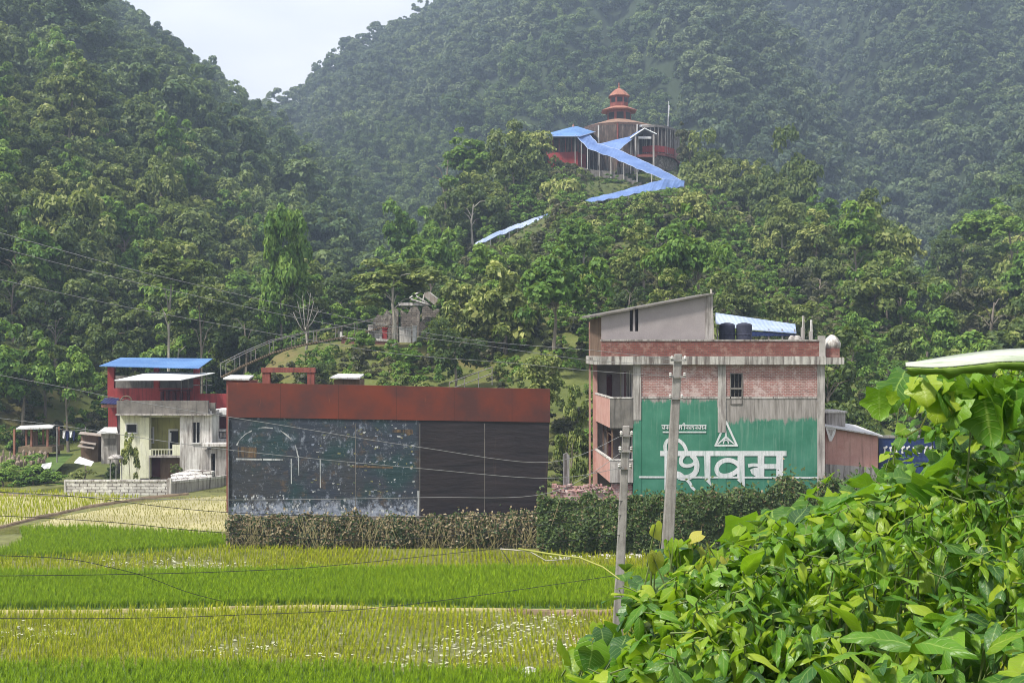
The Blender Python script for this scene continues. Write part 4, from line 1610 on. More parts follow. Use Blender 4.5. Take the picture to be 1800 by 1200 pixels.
# remains of a printed arch outline and strips
ar = []
for i in range(15):
    t = i / 14 * math.pi
    ar.append((467 - 58 * math.cos(t), 806 - 56 * math.sin(t) * (1 if i < 9 else 1)))
v, f = [], []
for i, (a_, c_) in enumerate(ar):
    for r_ in (1, .972 + .018 * math.sin(i * 2.3)):
        v.append(at(467 + (a_ - 467) * r_, 806 + (c_ - 806) * r_, Y0 - .01))
for i in range(14):
    if i in (0, 1, 5, 8, 11):
        continue
    f.append((2 * i, 2 * i + 1, 2 * i + 3, 2 * i + 2))
m = MB().add(v, f)
m.ppoly([(415, 805), (460, 806), (460, 808.5), (415, 808)], Y0 - .012, .01)
m.ppoly([(462, 805.5), (497, 806.5), (497, 809), (462, 808.5)], Y0 - .012, .01)
m.ppoly([(733, 862), (737, 862), (736.5, 906), (732.5, 906)], Y0 - .012, .01)
for q, t_, e_ in ((511, 806, 850), (562, 807, 857), (524, 800, 835)):
    m.ppoly([(q, t_), (q + 1.6, t_), (q + 1.8, e_), (q + .4, e_)], Y0 - .012, .01)
M['torn'] = weathered('torn_poster_pale', (.35, .36, .38), (.6, .62, .62), (.05, .06, .08))
m.build('torn_print', M['torn'], hb)
m = MB()
m.ppoly([(620, 817), (690, 820), (691, 823), (620, 821)], Y0 - .011, .009)
m.ppoly([(690, 755), (725, 754), (726, 762), (716, 766), (712, 760), (690, 760)], Y0 - .011, .009)
m.ppoly([(418, 785), (452, 786), (451, 804), (418, 803)], Y0 - .011, .009)
rs = np.random.RandomState(44)
tm = [MB(), MB(), MB()]
for i in range(420):
    if i % 3 == 0 and i < 190:
        continue
    if i < 190:
        q, t_ = rs.uniform(545, 728), 745 + rs.choice([8, 20, 38, 50, 68, 75, 100, 118]) + rs.normal(0, 3)
        w2, h2 = rs.uniform(1, 6), rs.uniform(.8, 3.5)
    elif i < 240:
        q, t_ = rs.uniform(410, 500), 872 + rs.choice([0, 14]) + rs.normal(0, 2)
        w2, h2 = rs.uniform(1, 3.5), rs.uniform(1, 5)
    else:
        q, t_ = rs.uniform(408, 732), 903 - abs(rs.normal(0, 11))
        w2, h2 = rs.uniform(1, 5), rs.uniform(1, 6)
    j = rs.randint(3) if i < 190 else rs.randint(2)
    p_ = [(q, t_), (q + w2, t_ + rs.uniform(-1, 1)), (q + w2 * rs.uniform(.5, 1), t_ + h2), (q + rs.uniform(-.5, .5), t_ + h2 * rs.uniform(.6, 1))]
    v_ = [at(a_, c_, Y0 - .004 - .00001 * i) for a_, c_ in p_]
    tm[j].add(v_, [(0, 1, 2, 3)])
tm[0].build('torn_print', M['torn'], hb)
tm[1].build('torn_print', weathered('torn_poster_blue', (.12, .15, .22), (.3, .34, .42), None), hb)
tm[2].build('torn_print', weathered('torn_poster_green', (.04, .09, .07), (.3, .26, .1), None, scale=3), hb)
M['torn_b'] = weathered('torn_poster_ochre', (.09, .05, .03), (.2, .14, .07), (.015, .02, .03), scale=5, amt=.42)
m.build('torn_print', M['torn_b'], hb)

# ------------------------------------------------------------ poles
def pole(pb, pt, Y, wb, wt, label, arms):
    B_, T_ = Vector(at(pb[0], pb[1], Y)), Vector(at(pt[0], pt[1], Y))
    B_.z = 0
    t = thing('utility_pole', label, 'utility pole', tuple(B_), 'concrete utility poles')
    hb_, ht_ = wb / F * Y / 2, wt / F * Y / 2
    m = MB()
    v = [(B_.x + a * hb_, B_.y + c * hb_ * .8, B_.z - .2) for a, c in ((-1, -1), (1, -1), (1, 1), (-1, 1))]
    v += [(T_.x + a * ht_, T_.y + c * ht_ * .8, T_.z) for a, c in ((-1, -1), (1, -1), (1, 1), (-1, 1))]
    m.add(v, [(0, 3, 2, 1), (4, 5, 6, 7), (0, 1, 5, 4), (1, 2, 6, 5), (2, 3, 7, 6), (3, 0, 4, 7)])
    o_ = m.build('shaft', M['pole'], t)
    bv = o_.modifiers.new('bevel', 'BEVEL')
    bv.width = .03
    bv.segments = 2
    for (py_, half) in arms:
        f_ = (py_ - pt[1]) / (pb[1] - pt[1])
        c = T_.lerp(Vector(at(pb[0], pb[1], Y)), f_)
        m = MB().box(c.x - half, c.x + half, c.y - ht_ - .06, c.y - ht_ - .01, c.z - .03, c.z + .03)
        a_ = m.build('bracket', M['iron'], t)
        for sg_ in (-1, 1):
            m = MB().ngon(c.x + sg_ * half * .85, c.y - ht_ - .04, [(.03, c.z + .03), (.055, c.z + .06), (.035, c.z + .09), (.055, c.z + .12), (.02, c.z + .16)], 8)
            m.build('insulator', M['conc_w'], a_)
    return t


pole((1165, 1060), (1192, 622), 40, 23, 13, 'taller leaning concrete utility pole in front of the green painted wall', ((633, .28), (662, .3), (700, .25)))
pole((1083, 1158), (1101, 748), 35.9, 18, 12, 'shorter leaning concrete utility pole standing in the paddy', ((765, .2), (792, .22), (822, .22)))

# ------------------------------------------------------------ wires
PB = [(1185, 634, 40), (1186, 640, 40), (1187, 662, 40)]
WIRES = [
    ([(-60, 392, 30), (180, 460, 31), (330, 497, 32), (560, 548, 34), (820, 596, 37), (1045, 616, 39), (1182, 632, 39.8)], 'uppermost power line crossing the left trees to the taller pole', 'l'),
    ([(-60, 420, 30), (150, 475, 31), (330, 517, 32), (600, 573, 34), (850, 607, 37), (1045, 634, 39), (1182, 640, 39.8)], 'second power line from the top crossing the left trees', 'l'),
    ([(-60, 478, 30), (120, 518, 31), (250, 545, 32), (500, 590, 34), (700, 622, 36), (900, 638, 38), (1045, 652, 39), (1184, 661, 39.8)], 'third power line from the top, passing above the hoarding', 'l'),
    ([(-60, 648, 30), (120, 682, 31), (250, 708, 32), (500, 748, 33), (740, 786, 34), (965, 812, 35), (1096, 764, 35.8)], 'wire crossing the upper part of the black hoarding', 'l'),
    ([(-60, 728, 30), (120, 750, 31), (400, 790, 32), (740, 823, 34), (965, 840, 35), (1096, 821, 35.8)], 'wire crossing the middle of the black hoarding', 'l'),
    ([(-60, 860, 29), (120, 872, 30), (400, 878, 32), (740, 874, 34), (965, 866, 35), (1096, 793, 35.8)], 'wire crossing the low part of the black hoarding above its foot', 'l'),
    ([(-60, 862, 27), (130, 872, 28), (400, 900, 30), (740, 908, 33), (965, 900, 35), (1094, 880, 35.8)], 'wire passing just along the foot of the black hoarding panel', 'd'),
    ([(-60, 903, 26), (180, 916, 28), (400, 936, 30), (700, 948, 33), (1092, 905, 35.8)], 'dark wire over the pale paddy and the left green wedge', 'd'),
    ([(-60, 974, 26), (110, 981, 27), (200, 998, 28), (260, 1014, 29), (330, 1040, 31), (390, 1056, 34)], 'short dark wire slanting down into the long green paddy', 'd'),
    ([(-60, 1012, 26), (200, 1009, 28), (420, 1003, 30), (620, 990, 32), (1090, 940, 35.8)], 'thin dark wire along the upper edge of the long green paddy', 'd'),
    ([(-60, 1086, 26), (200, 1086, 28), (420, 1080, 30), (700, 1064, 32), (1088, 1010, 35.8)], 'lowest dark wire over the top of the yellow paddy', 'd'),
]
for pts, lb, kd in WIRES:
    P = [Vector(at(*p)) for p in pts]
    fine = []
    n = len(P)
    for i in range(n - 1):
        p0, p1, p2, p3 = P[max(i - 1, 0)], P[i], P[i + 1], P[min(i + 2, n - 1)]
        for j in range(8):
            t = j / 8
            fine.append(.5 * ((2 * p1) + (p2 - p0) * t + (2 * p0 - 5 * p1 + 4 * p2 - p3) * t * t + (3 * p1 - p0 - 3 * p2 + p3) * t ** 3))
    fine.append(P[-1])
    MB().tube(fine, .009 if kd == 'l' else .009, None, 5).build('overhead_wire', M['wire_l'] if kd == 'l' else M['wire'], None, lb, 'wire', 'overhead wires', smooth=True)

# ------------------------------------------------------------ houses on the left
Yh = 84.
h = thing('yellow_house', 'two storey yellow and grey plastered house with a weathered concrete parapet', 'house', (xpx(290, Yh), Yh, 0))
m = MB()
m.ppoly([(211, 722), (320, 724), (320, 733), (211, 733)], Yh + .02, .3)
m.pbox(211, 222, 733, 850, Yh + .02, .3)
m.pbox(240, 246, 733, 850, Yh + .02, .3)
m.pbox(222, 240, 733, 746, Yh + .02, .3)
m.pbox(222, 240, 760, 850, Yh + .02, .3)
m.pbox(246, 262, 733, 840, Yh - .25, .55)
m.build('yellow_wall', M['cream'], h)
m = MB()
m.pbox(222, 240, 746, 760, Yh + .25, .05)
w_ = m.build('window', M['dark'], h)
m = MB()
m.pbox(220.5, 241.5, 743.5, 746, Yh - .03, .2)
m.pbox(220.5, 222, 746, 760, Yh - .02, .2)
m.pbox(240, 241.5, 746, 760, Yh - .02, .2)
m.pbox(220, 242, 760, 762, Yh - .06, .3)
m.build('window_frame', M['white'], w_)
m = MB()
m.pbox(262, 316, 730, 850, Yh + 1.2, .25)
m.build('recessed_wall', M['olive'], h)
m = MB()
m.pbox(262.5, 268, 752, 777, Yh + 1.14, .05)
w_ = m.build('window', M['dark'], h)
m = MB()
m.pbox(268, 270.5, 750, 779, Yh + 1.1, .09)
m.pbox(262, 268, 777, 779, Yh + 1.1, .09)
m.build('window_frame', M['white'], w_)
m = MB()
m.pbox(298, 313, 757, 800, Yh + 1.12, .07)
d_ = m.build('door', M['dark'], h)
m = MB()
m.pbox(296, 298.4, 754, 800, Yh + 1.08, .11)
m.pbox(298.4, 313, 754, 757, Yh + 1.08, .11)
m.build('door_frame', M['white'], d_)
m = MB()
m.pbox(297, 301, 760, 775, Yh + 1.0, .04)
m.build('curtain', M['whitet'], d_)
m = MB()
m.pbox(262, 318, 800, 804, Yh - .3, 1.7)
m.build('balcony_floor', M['conc'], h)
m = MB()
m.pbox(303, 318, 781, 800, Yh - .3, .1)
m.pbox(262, 266, 790, 800, Yh - .3, .1)
m.pbox(266, 303, 789, 790.5, Yh - .28, .06)
for q in range(268, 303, 5):
    m.pbox(q, q + 1, 790.5, 800, Yh - .27, .04)
m.build('balcony_rail', M['cream'], h)
m = MB()
m.pbox(316, 338, 722, 840, Yh - .4, 2.2)
m.pbox(352, 372, 722, 840, Yh - .4, 2.2)
m.pbox(338, 352, 722, 742, Yh - .4, 2.2)
m.pbox(338, 352, 778, 840, Yh - .4, 2.2)
m.build('grey_wall', M['conc_w'], h)
m = MB()
m.pbox(338, 352, 742, 778, Yh - .1, .05)
w_ = m.build('window', M['dark'], h)
m = MB()
for q in (338, 344.3, 351):
    m.pbox(q, q + 1, 742, 778, Yh - .3, .06)
m.pbox(336.5, 353.5, 778, 780, Yh - .5, .3)
m.build('window_frame', M['white'], w_)
m = MB()
m.pbox(205, 322, 704, 728, Yh - .7, .2)
m.pbox(322, 366, 704, 727, Yh - .72, .2)
m.pbox(368, 378, 708, 726, Yh - .3, .2)
m.build('parapet', M['conc_d'], h)
m = MB()
m.pbox(203, 372, 727.5, 730, Yh - .9, 4)
m.build('roof_slab', M['conc'], h)
m = MB()
m.pbox(255, 282, 804, 838, Yh + .6, .05)
m.build('ground_floor_opening', M['maroon'], h)
m = MB()
m.pbox(211, 255, 804, 850, Yh + .4, .3)
m.pbox(282, 316, 804, 850, Yh + .4, .3)
m.build('ground_floor_wall', M['wood'], h)
m = MB()
m.pbox(218, 372, 732, 860, Yh + 4.2, .2)
m.box(xpx(211, Yh), xpx(211, Yh) + .2, Yh + .35, Yh + 4.19, 0, zpx(732, Yh))
m.build('rear_wall', M['conc'], h)
MB().pbox(262, 263, 804, 850, Yh - .3, .06).build('post', M['iron'], h)
MB().pbox(240, 241, 790, 850, Yh - 1.2, .06).build('post', M['iron'], h)

an = thing('grey_annex', 'small grey plastered annex with a narrow door beside the hoarding edge', 'annex', (xpx(380, Yh), Yh, 0))
m = MB()
m.pbox(356, 371, 790, 848, Yh - 1.2, 1.)
m.pbox(378, 404, 784, 848, Yh - 1.2, 1.)
m.pbox(371, 378, 784, 797, Yh - 1.2, 1.)
m.build('wall', M['conc'], an)
m = MB()
m.pbox(371, 378, 797, 848, Yh - .7, .05)
m.build('door', M['dark'], an)
m = MB()
m.pbox(353, 406, 780, 784.5, Yh - 1.6, 1.6)
m.build('roof', M['conc_w'], an)

wh = thing('white_house', 'white house with a dark maroon window half hidden by the left edge of the hoarding', 'house', (xpx(390, Yh + 3), Yh + 3, 0))
m = MB()
m.pbox(373, 378, 720, 775, Yh + 2, 3)
m.pbox(378, 420, 757, 775, Yh + 2, 3)
m.pbox(378, 420, 720, 729, Yh + 2, 3)
m.pbox(373, 420, 775, 860, Yh + 2.2, 3)
m.build('wall', M['white'], wh)
m = MB()
m.pbox(378, 420, 729, 757, Yh + 2.6, .1)
m.build('window', M['maroon'], wh)
m = MB()
m.pbox(370, 420, 755, 758, Yh + 1.6, 1)
m.pbox(370, 420, 771, 778, Yh + 1.5, .6)
m.build('ledge', M['conc_w'], wh)
m = MB()
m.pbox(387, 398, 760, 769, Yh + 1.7, .4)
m.build('air_conditioner', M['conc'], wh)

Yr2 = 91.
rh = thing('red_house', 'red painted house under a sky blue sheet roof behind the yellow house', 'house', (xpx(270, Yr2), Yr2, 0))
m = MB()
m.poly([at(174, 644, Yr2 - 1.5), at(350, 648, Yr2 - 1.5), at(374, 631, Yr2 + 5), at(212, 629.5, Yr2 + 5)], (0, 0, .06))
m.build('blue_roof', M['blue_h'], rh)
m = MB()
m.poly([at(201, 669, Yh + .6), at(318, 668.5, Yh + .6), at(378, 656, Yr2 + 1), at(272, 653, Yr2 + 1)], (0, 0, .05))
m.build('white_awning', M['whitet'], rh)
for q0, q1 in ((189, 200), (270, 279), (340, 349)):
    MB().pbox(q0, q1, 645, 682, Yr2, .4).build('red_pillar', M['red'], rh)
m = MB()
m.pbox(189, 350, 682, 712, Yr2 - .05, .3)
m.pbox(190, 206, 712, 752, Yr2 - .05, .3)
m.pbox(350, 404, 692, 719, Yr2 - .5, .3)
m.build('red_wall', M['red'], rh)
m = MB()
m.pbox(189, 206, 752, 757, Yr2 - .1, .3)
m.pbox(352, 404, 718, 722, Yr2 - .8, .6)
m.build('plinth', M['conc_w'], rh)
m = MB()
m.pbox(206, 400, 712, 860, Yr2, 4)
m.pbox(200, 349, 660, 682, Yr2 + 3.5, .1)
m.build('house_body', M['conc_d'], rh)
m = MB()
m.poly([at(176, 709, Yr2 - 1.6), at(207, 711, Yr2 - 1.6), at(209, 700, Yr2 - .1), at(184, 700, Yr2 - .1)], (0, 0, .05))
m.build('side_awning', M['navy'], rh)
m = MB()
m.pbox(178, 207, 711, 716, Yr2 - 1.4, .1)
m.build('awning_edge', M['terra'], rh)
m = MB()
for q in (282, 292, 303, 316, 328):
    m.pbox(q, q + 4, 690 - (q % 7), 704, Yr2 - .6, .3)
m.pbox(280, 336, 684, 687, Yr2 - .4, .1)
m.build('balustrade', M['maroon'], rh)
m = MB()
for q in (318, 330, 352, 362):
    m.pbox(q, q + 1.2, 655, 692, Yr2 - .3, .06)
m.pbox(340, 372, 664, 665.5, Yr2 - .3, .05)
m.pbox(340, 372, 676, 677.5, Yr2 - .3, .05)
m.build('iron_rail', M['iron'], rh)
m = MB().tube([at(222 + 9 * math.cos(a), 704 - 8 * math.sin(a), Yh - .6) for a in np.linspace(0, math.pi, 9)], .07)
m.build('arch_frame', M['wood'], None, 'dark arched frame lying on the parapet of the yellow house', 'frame')

# red portal frame and slabs behind the hoarding
Yp = 66.
pf = thing('red_portal', 'red painted concrete portal frame rising over the left part of the hoarding', 'portal frame', (xpx(505, Yp), Yp, 0))
m = MB()
m.pbox(461, 474, 654, 900, Yp, .4)
m.pbox(540, 552, 654, 900, Yp, .4)
m.build('pillar', M['redt'], pf)
m = MB().pbox(459, 553, 646, 654.5, Yp - .05, .5)
m.build('beam', M['redt'], pf)
for q0, q1, y0_, lb in ((391, 446, 662, 'grey roof slab on a red room peeping over the left end of the hoarding'), (580, 640, 660, 'pale grey roof slab peeping over the hoarding right of the red portal')):
    rt_ = thing('roof_hut', lb, 'hut', (xpx((q0 + q1) / 2, Yp), Yp, 0), 'small huts behind the hoarding')
    m = MB()
    m.poly([at(q0 + 1, y0_ + 5, Yp - .5), at(q1 - 8, y0_ + 6, Yp - .5), at(q1, y0_, Yp + 3), at(q0 + 14, y0_ - .5, Yp + 3)], (0, 0, .1))
    m.build('roof', M['tin'], rt_)
    m = MB().pbox(q0 + 7, q1 - 8, y0_ + 7, 900, Yp, 2.2)
    m.build('wall', M['redt'] if q0 < 400 else M['wood'], rt_)

# block wall
Yw = 77.
bwl = thing('block_wall', 'low whitewashed concrete block wall in front of the yellow house', 'wall', (xpx(208, Yw), Yw, 0))
MB().box(xpx(116, Yw), xpx(294, Yw), Yw, Yw + .2, 0, zpx(846, Yw)).build('block_courses', M['block'], bwl)
m = MB().box(xpx(115, Yw) - .1, xpx(296, Yw), Yw - .04, Yw + .24, zpx(846, Yw), zpx(843, Yw))
m.box(xpx(294, Yw), xpx(301, Yw), Yw - .06, Yw + .28, 0, zpx(841, Yw))
m.box(xpx(113, Yw), xpx(116, Yw), Yw - .06, Yw + .28, 0, zpx(845, Yw))
m.build('coping', M['conc_w'], bwl)
rw = thing('retaining_wall', 'pale plastered wall running back to the hoarding from the block wall end', 'wall', (xpx(350, Yw), Yw, 0))
P0, P1 = Vector((xpx(301, Yw), Yw + .1, 0)), Vector((xpx(408, Yw + 6), Yw + 6, 0))
m = MB().poly([tuple(P0), tuple(P1), (P1.x, P1.y, zpx(838, Yw + 6)), (P0.x, P0.y, zpx(850, Yw))], (0, .25, 0))
m.build('wall_face', M['conc'], rw)
m = MB().poly([(P0.x, P0.y - .05, zpx(850, Yw)), (P1.x, P1.y - .05, zpx(838, Yw + 6)), (P1.x, P1.y - .05, zpx(834, Yw + 6)), (P0.x, P0.y - .05, zpx(846, Yw))], (0, .35, 0))
m.build('coping', M['conc_w'], rw)
rb = thing('rubble_bank', 'rough stone bank between the block wall and the yellow house', 'stone bank', (xpx(320, 80), 80, 0))
m = MB().poly([at(300, 846, 79.5), at(372, 838, 81), at(372, 829, 81), at(330, 826, 81), at(300, 834, 80)], (0, .8, 0))
m.build('stones', M['block'], rb)

# open shed and the clutter by the bushes
Ys = 96.
sh = thing('open_shed', 'small open shed with a flat grey roof on brown posts at the left edge', 'shed', (xpx(62, Ys), Ys, 0))
MB().poly([at(28, 755, Ys - 1.4), at(92, 753, Ys - 1.4), at(97, 748, Ys + 2), at(36, 750, Ys + 2)], (0, 0, .12)).build('roof', M['tin'], sh)
for q in (32, 62, 90):
    MB().box(xpx(q, Ys), xpx(q, Ys) + .16, Ys - 1, Ys - .84, 0, zpx(753, Ys)).build('post', M['terra'], sh)
    MB().box(xpx(q, Ys), xpx(q, Ys) + .14, Ys + 1.4, Ys + 1.54, 0, zpx(752, Ys)).build('post', M['terra'], sh)
MB().pbox(57, 66, 758, 790, Ys + .4, .1).build('panel', M['wood'], sh)
MB().pbox(32, 92, 785, 795, Ys - 1.1, 2.5).build('floor', M['mud'], sh)
lau = thing('laundry_line', 'grey and dark blue washing hanging on a line between the sheds', 'laundry', (xpx(122, 92), 92, 0))
m = MB().tube([at(98, 752, 92), at(122, 757, 92), at(150, 755, 92)], .02)
m.box(xpx(99, 92), xpx(99, 92) + .08, 92, 92.08, 0, zpx(750, 92))
m.box(xpx(149, 92), xpx(149, 92) + .08, 92, 92.08, 0, zpx(750, 92))
m.build('line', M['iron'], lau)
for q0, q1, y1_, mt in ((110, 115, 770, 'tin'), (115.5, 121, 774, 'navy'), (121.5, 127, 768, 'whitet'), (127.5, 132, 773, 'navy')):
    MB().poly([at(q0, 757, 92), at(q1, 757, 92), at(q1 + .5, y1_, 92.1), at((q0 + q1) / 2, y1_ + 1, 91.9), at(q0 - .3, y1_ - 1, 92.1)], (0, .05, 0)).build('garment', M[mt], lau)
sk = thing('tin_shack', 'grey board shack with several overlapping rusty tin roofs left of the yellow house', 'shack', (xpx(160, 88), 88, 0))
MB().pbox(142, 172, 765, 812, 88, 2).build('wall', M['wood'], sk)
for (a0, a1, y_, d) in ((138, 178, 763, 0), (140, 168, 778, -.6), (136, 165, 785, -1.2)):
    MB().poly([at(a0, y_, 87.4 + d), at(a1, y_ + 4, 87.4 + d), at(a1 + 2, y_, 89 + d), at(a0 + 4, y_ - 4, 89 + d)], (0, 0, .05)).build('tin_roof', M['rust'], sk)
tk = thing('grey_outhouse', 'narrow grey block outhouse against the left side of the yellow house', 'outhouse', (xpx(192, 87), 87, 0))
MB().pbox(178, 206, 762, 815, 87, 1.6).build('wall', M['conc'], tk)
MB().pbox(182, 203, 770, 782, 86.96, .03).build('vent', M['conc_d'], tk)
MB().poly([at(170, 762, 86.4), at(207, 762, 86.4), at(205, 752, 88.8), at(184, 752, 88.8)], (0, 0, .08)).build('roof', M['tin'], tk)
m = MB().poly([at(130, 813, 84), at(137, 806, 85), at(163, 815, 85), at(160, 819, 84)], (0, .3, .15))
m.build('white_tarp', M['whitet'], None, 'crumpled white tarp lying on the grass left of the yellow house', 'tarp')
m = MB().poly([at(72, 819, 84), at(88, 816, 85), at(87, 823, 84.4), at(78, 824, 84)], (0, .3, .15))
m.build('white_tarp', M['whitet'], None, 'small white sheet at the corner of the big bush', 'sheet')
um = thing('thatched_sunshade', 'round grey sunshade on thin posts beside the block wall', 'sunshade', (xpx(202, 80), 80, 0))
MB().ngon(xpx(203, 80), 80, [(.55, zpx(806, 80)), (.5, zpx(803, 80)), (.3, zpx(799.5, 80)), (.05, zpx(798, 80))], 12).build('canopy', M['conc'], um, smooth=True)
for q in (193, 203, 213):
    MB().box(xpx(q, 80), xpx(q, 80) + .06, 80, 80.06, 0, zpx(803, 80)).build('post', M['iron'], um)
rs = np.random.RandomState(3)
rp = MB()
for i in range(40):
    a, c = rs.uniform(0, 82), rs.uniform(789, 812)
    Yq = 90 + (800 - c) * .3
    p = at(a, c, Yq)
    s_ = rs.uniform(.06, .2)
    rp.ngon(p[0], p[1], [(s_ * .9, p[2] - .5), (s_ * 1.1, p[2] - .1), (s_ * .5, p[2] + s_ * .35)], 5, rs.uniform(0, 3))
rp.build('rubble', M['stone'], None, 'brownish rubble heap between the open shed and the big bush', 'rubble', None, 'stuff')
MB().add([(xpx(85, 90), 84, .35), (xpx(138, 90), 84, .35), (xpx(138, 98), 97, 1.1), (xpx(70, 98), 97, 1.1)], [(0, 1, 2, 3)]).build('lawn', M['mud_green'], kind='structure')
GB = 'low bushes by the left houses'
for (a, c, Yq, wd_, ht_, kd, lb) in ((5, 822, 82, 80, 50, 'bright3', 'green bush nearest the far paddy at the left edge'), (58, 820, 83, 80, 50, 'bright2', 'green bush in front of the largest bush by the far paddy'),
                                    (40, 800, 86, 120, 58, 'bright1', 'largest green bush in the bottom left beside the far paddy'), (-30, 806, 87, 90, 60, 'bright2', 'green bush cut by the left edge of the picture'),
                                    (95, 828, 84, 70, 40, 'bright3', 'low green bush touching the left end of the block wall'), (150, 826, 86, 70, 32, 'yellow1', 'low scrubby bush behind the block wall'),
                                    (228, 752, 81, 34, 88, 'yellow2', 'slim leafy tree in front of the yellow house window'), (196, 806, 80.5, 26, 40, 'round2', 'small dark bush under the round sunshade'),
                                    (310, 812, 82, 22, 22, 'round1', 'tiny dark bush at the foot of the yellow house balcony')):
    x = xpx(a, Yq)
    put_tree(x, Yq, 0, zpx(c, Yq), wd_ / F * Yq, ht_ / F * Yq * 1.1, kd, 1, 'bark', 'bush' if wd_ != 34 else 'small_tree', lb, GB)

# ------------------------------------------------------------ stair, railings and ruin on the shoulder
def hz(px_, Y_):
    return H1(xpx(px_, Y_), Y_)


stair = [(392, 88), (430, 91), (480, 95), (540, 100), (600, 105), (650, 109), (700, 113)]
spts = [Vector((xpx(a, Y_), Y_, CZ + (HZ - p_) / F * Y_)) for (a, Y_), p_ in zip(stair, (660, 640, 618, 603, 592, 580, 566))]
st = thing('hillside_stair', 'long concrete stair with pipe railings climbing from the red house to the ruin', 'stair', tuple(spts[0]))
v, f = [], []
fine = []
for p, q in zip(spts[:-1], spts[1:]):
    fine += [p.lerp(q, i / 14) for i in range(14)]
fine.append(spts[-1])
m = MB()
for p, q in zip(fine[:-1], fine[1:]):
    m.poly([(p.x, p.y - .5, p.z - .15), (q.x, p.y - .5, p.z - .15), (q.x, p.y - .5, p.z), (p.x, p.y - .5, p.z)], (0, 1.2, 0))
m.build('steps', M['mud'], st)
for dy, nm in ((-.7, 'railing'), (.9, 'railing')):
    m = MB()
    for dz in (1.0,):
        m.tube([p + Vector((0, dy, dz)) for p in spts], .03)
    for p in fine[::9]:
        m.tube([p + Vector((0, dy, -.1)), p + Vector((0, dy, 1.02))], .025, None, 5)
    m.build(nm, M['iron'], st)
rl = thing('slope_railing', 'short pipe railing on the slope above the right part of the hoarding', 'railing', (xpx(815, 80), 80, hz(815, 80)))
a_, b2 = Vector(at(790, 672, 79)), Vector(at(865, 645, 86))
m = MB()
for dz in (0, -.5):
    m.tube([a_ + Vector((0, 0, dz)), b2 + Vector((0, 0, dz))], .035)
for t in (0, .33, .66, 1):
    p = a_.lerp(b2, t)
    m.tube([p, (p.x, p.y, p.z - 1.4)], .035, None, 5)
m.build('pipes', M['iron'], rl)

Yv = 111.
ru = thing('ruined_shrine', 'grey roofless stone ruin with a broken gable on the hill shoulder', 'ruin', (xpx(700, Yv), Yv, 11))
m = MB()
m.ppoly([(655, 604), (700, 604), (700, 546), (694, 540), (688, 552), (680, 544), (672, 556), (664, 552), (655, 566)], Yv + 3, .5)
m.ppoly([(704, 604), (736, 604), (738, 548), (733, 538), (722, 540), (716, 552), (704, 544)], Yv + 3.2, .5)
m.ppoly([(742, 604), (778, 604), (778, 552), (770, 542), (760, 546), (750, 536), (742, 540)], Yv + 2.8, .5)
m.ppoly([(735, 604), (775, 604), (775, 560), (752, 556), (738, 566)], Yv + 1, .5)
m.build('stone_wall', M['stonew'], ru)
m = MB()
m.pbox(700, 748, 532, 537, Yv + 3.8, .6)
m.build('wall_cap', M['conc_w'], ru)
m = MB()
for (p, q) in (((720, 524), (748, 506)), ((744, 508), (770, 538)), ((730, 520), (764, 540)), ((738, 508), (762, 528)), ((748, 506), (742, 538)), ((722, 526), (775, 542)), ((752, 512), (778, 532))):
    m.tube([at(*p, Yv + 3.6), at(*q, Yv + 3.9)], .11, .08, 5)
m.build('broken_gable', M['conc_w'], ru)
m = MB()
m.poly([at(744, 520, Yv + 3.2), at(752, 512, Yv + 3.2), at(776, 534, Yv + 3.2), at(766, 538, Yv + 3.2)], (0, .8, .1))
m.build('fallen_sheet', M['rust'], ru)
pt = thing('ruin_terrace', 'low pale edged terrace wall in front of the ruin', 'terrace wall', (xpx(650, Yv - 3), Yv - 3, 10))
MB().poly([at(600, 612, Yv - 3), at(698, 614, Yv - 3), at(698, 597, Yv - 3), at(600, 592, Yv - 3)], (0, .4, 0)).build('wall', M['brick_p'], pt)
m = MB().poly([at(598, 594, Yv - 3.1), at(692, 601, Yv - 3.1), at(692, 597, Yv - 3.1), at(598, 589.5, Yv - 3.1)], (0, .7, 0))
m.pbox(597, 601, 583, 596, Yv - 3.12, .4)
m.build('coping', M['conc_w'], pt)
for q0, q1, y0_, mt, nm, lb in ((672, 680, 577, 'red', 'red_shrine', 'small dark red shrine box on the ruin terrace'), (657, 671, 587, 'conc_w', 'offering_block', 'pale block beside the small red shrine'),
                                (647, 655, 572, 'conc_w', 'white_pillar', 'short white pillar left of the small red shrine'), (702, 722, 576, 'conc_w', 'white_slab', 'white slab right of the small red shrine'),
                                (725, 732, 574, 'white', 'white_post', 'white post at the right end of the ruin terrace')):
    m = MB().pbox(q0, q1, y0_, 606, Yv - 1.6, .6)
    m.pbox(q0 - .8, q1 + .8, y0_ - 1.5, y0_, Yv - 1.7, .8)
    m.build(nm, M[mt], None, lb, nm.split('_')[1])
M['bark_l'] = weathered('bark_light_grey', (.28, .26, .22), (.4, .37, .32), (.18, .15, .12))
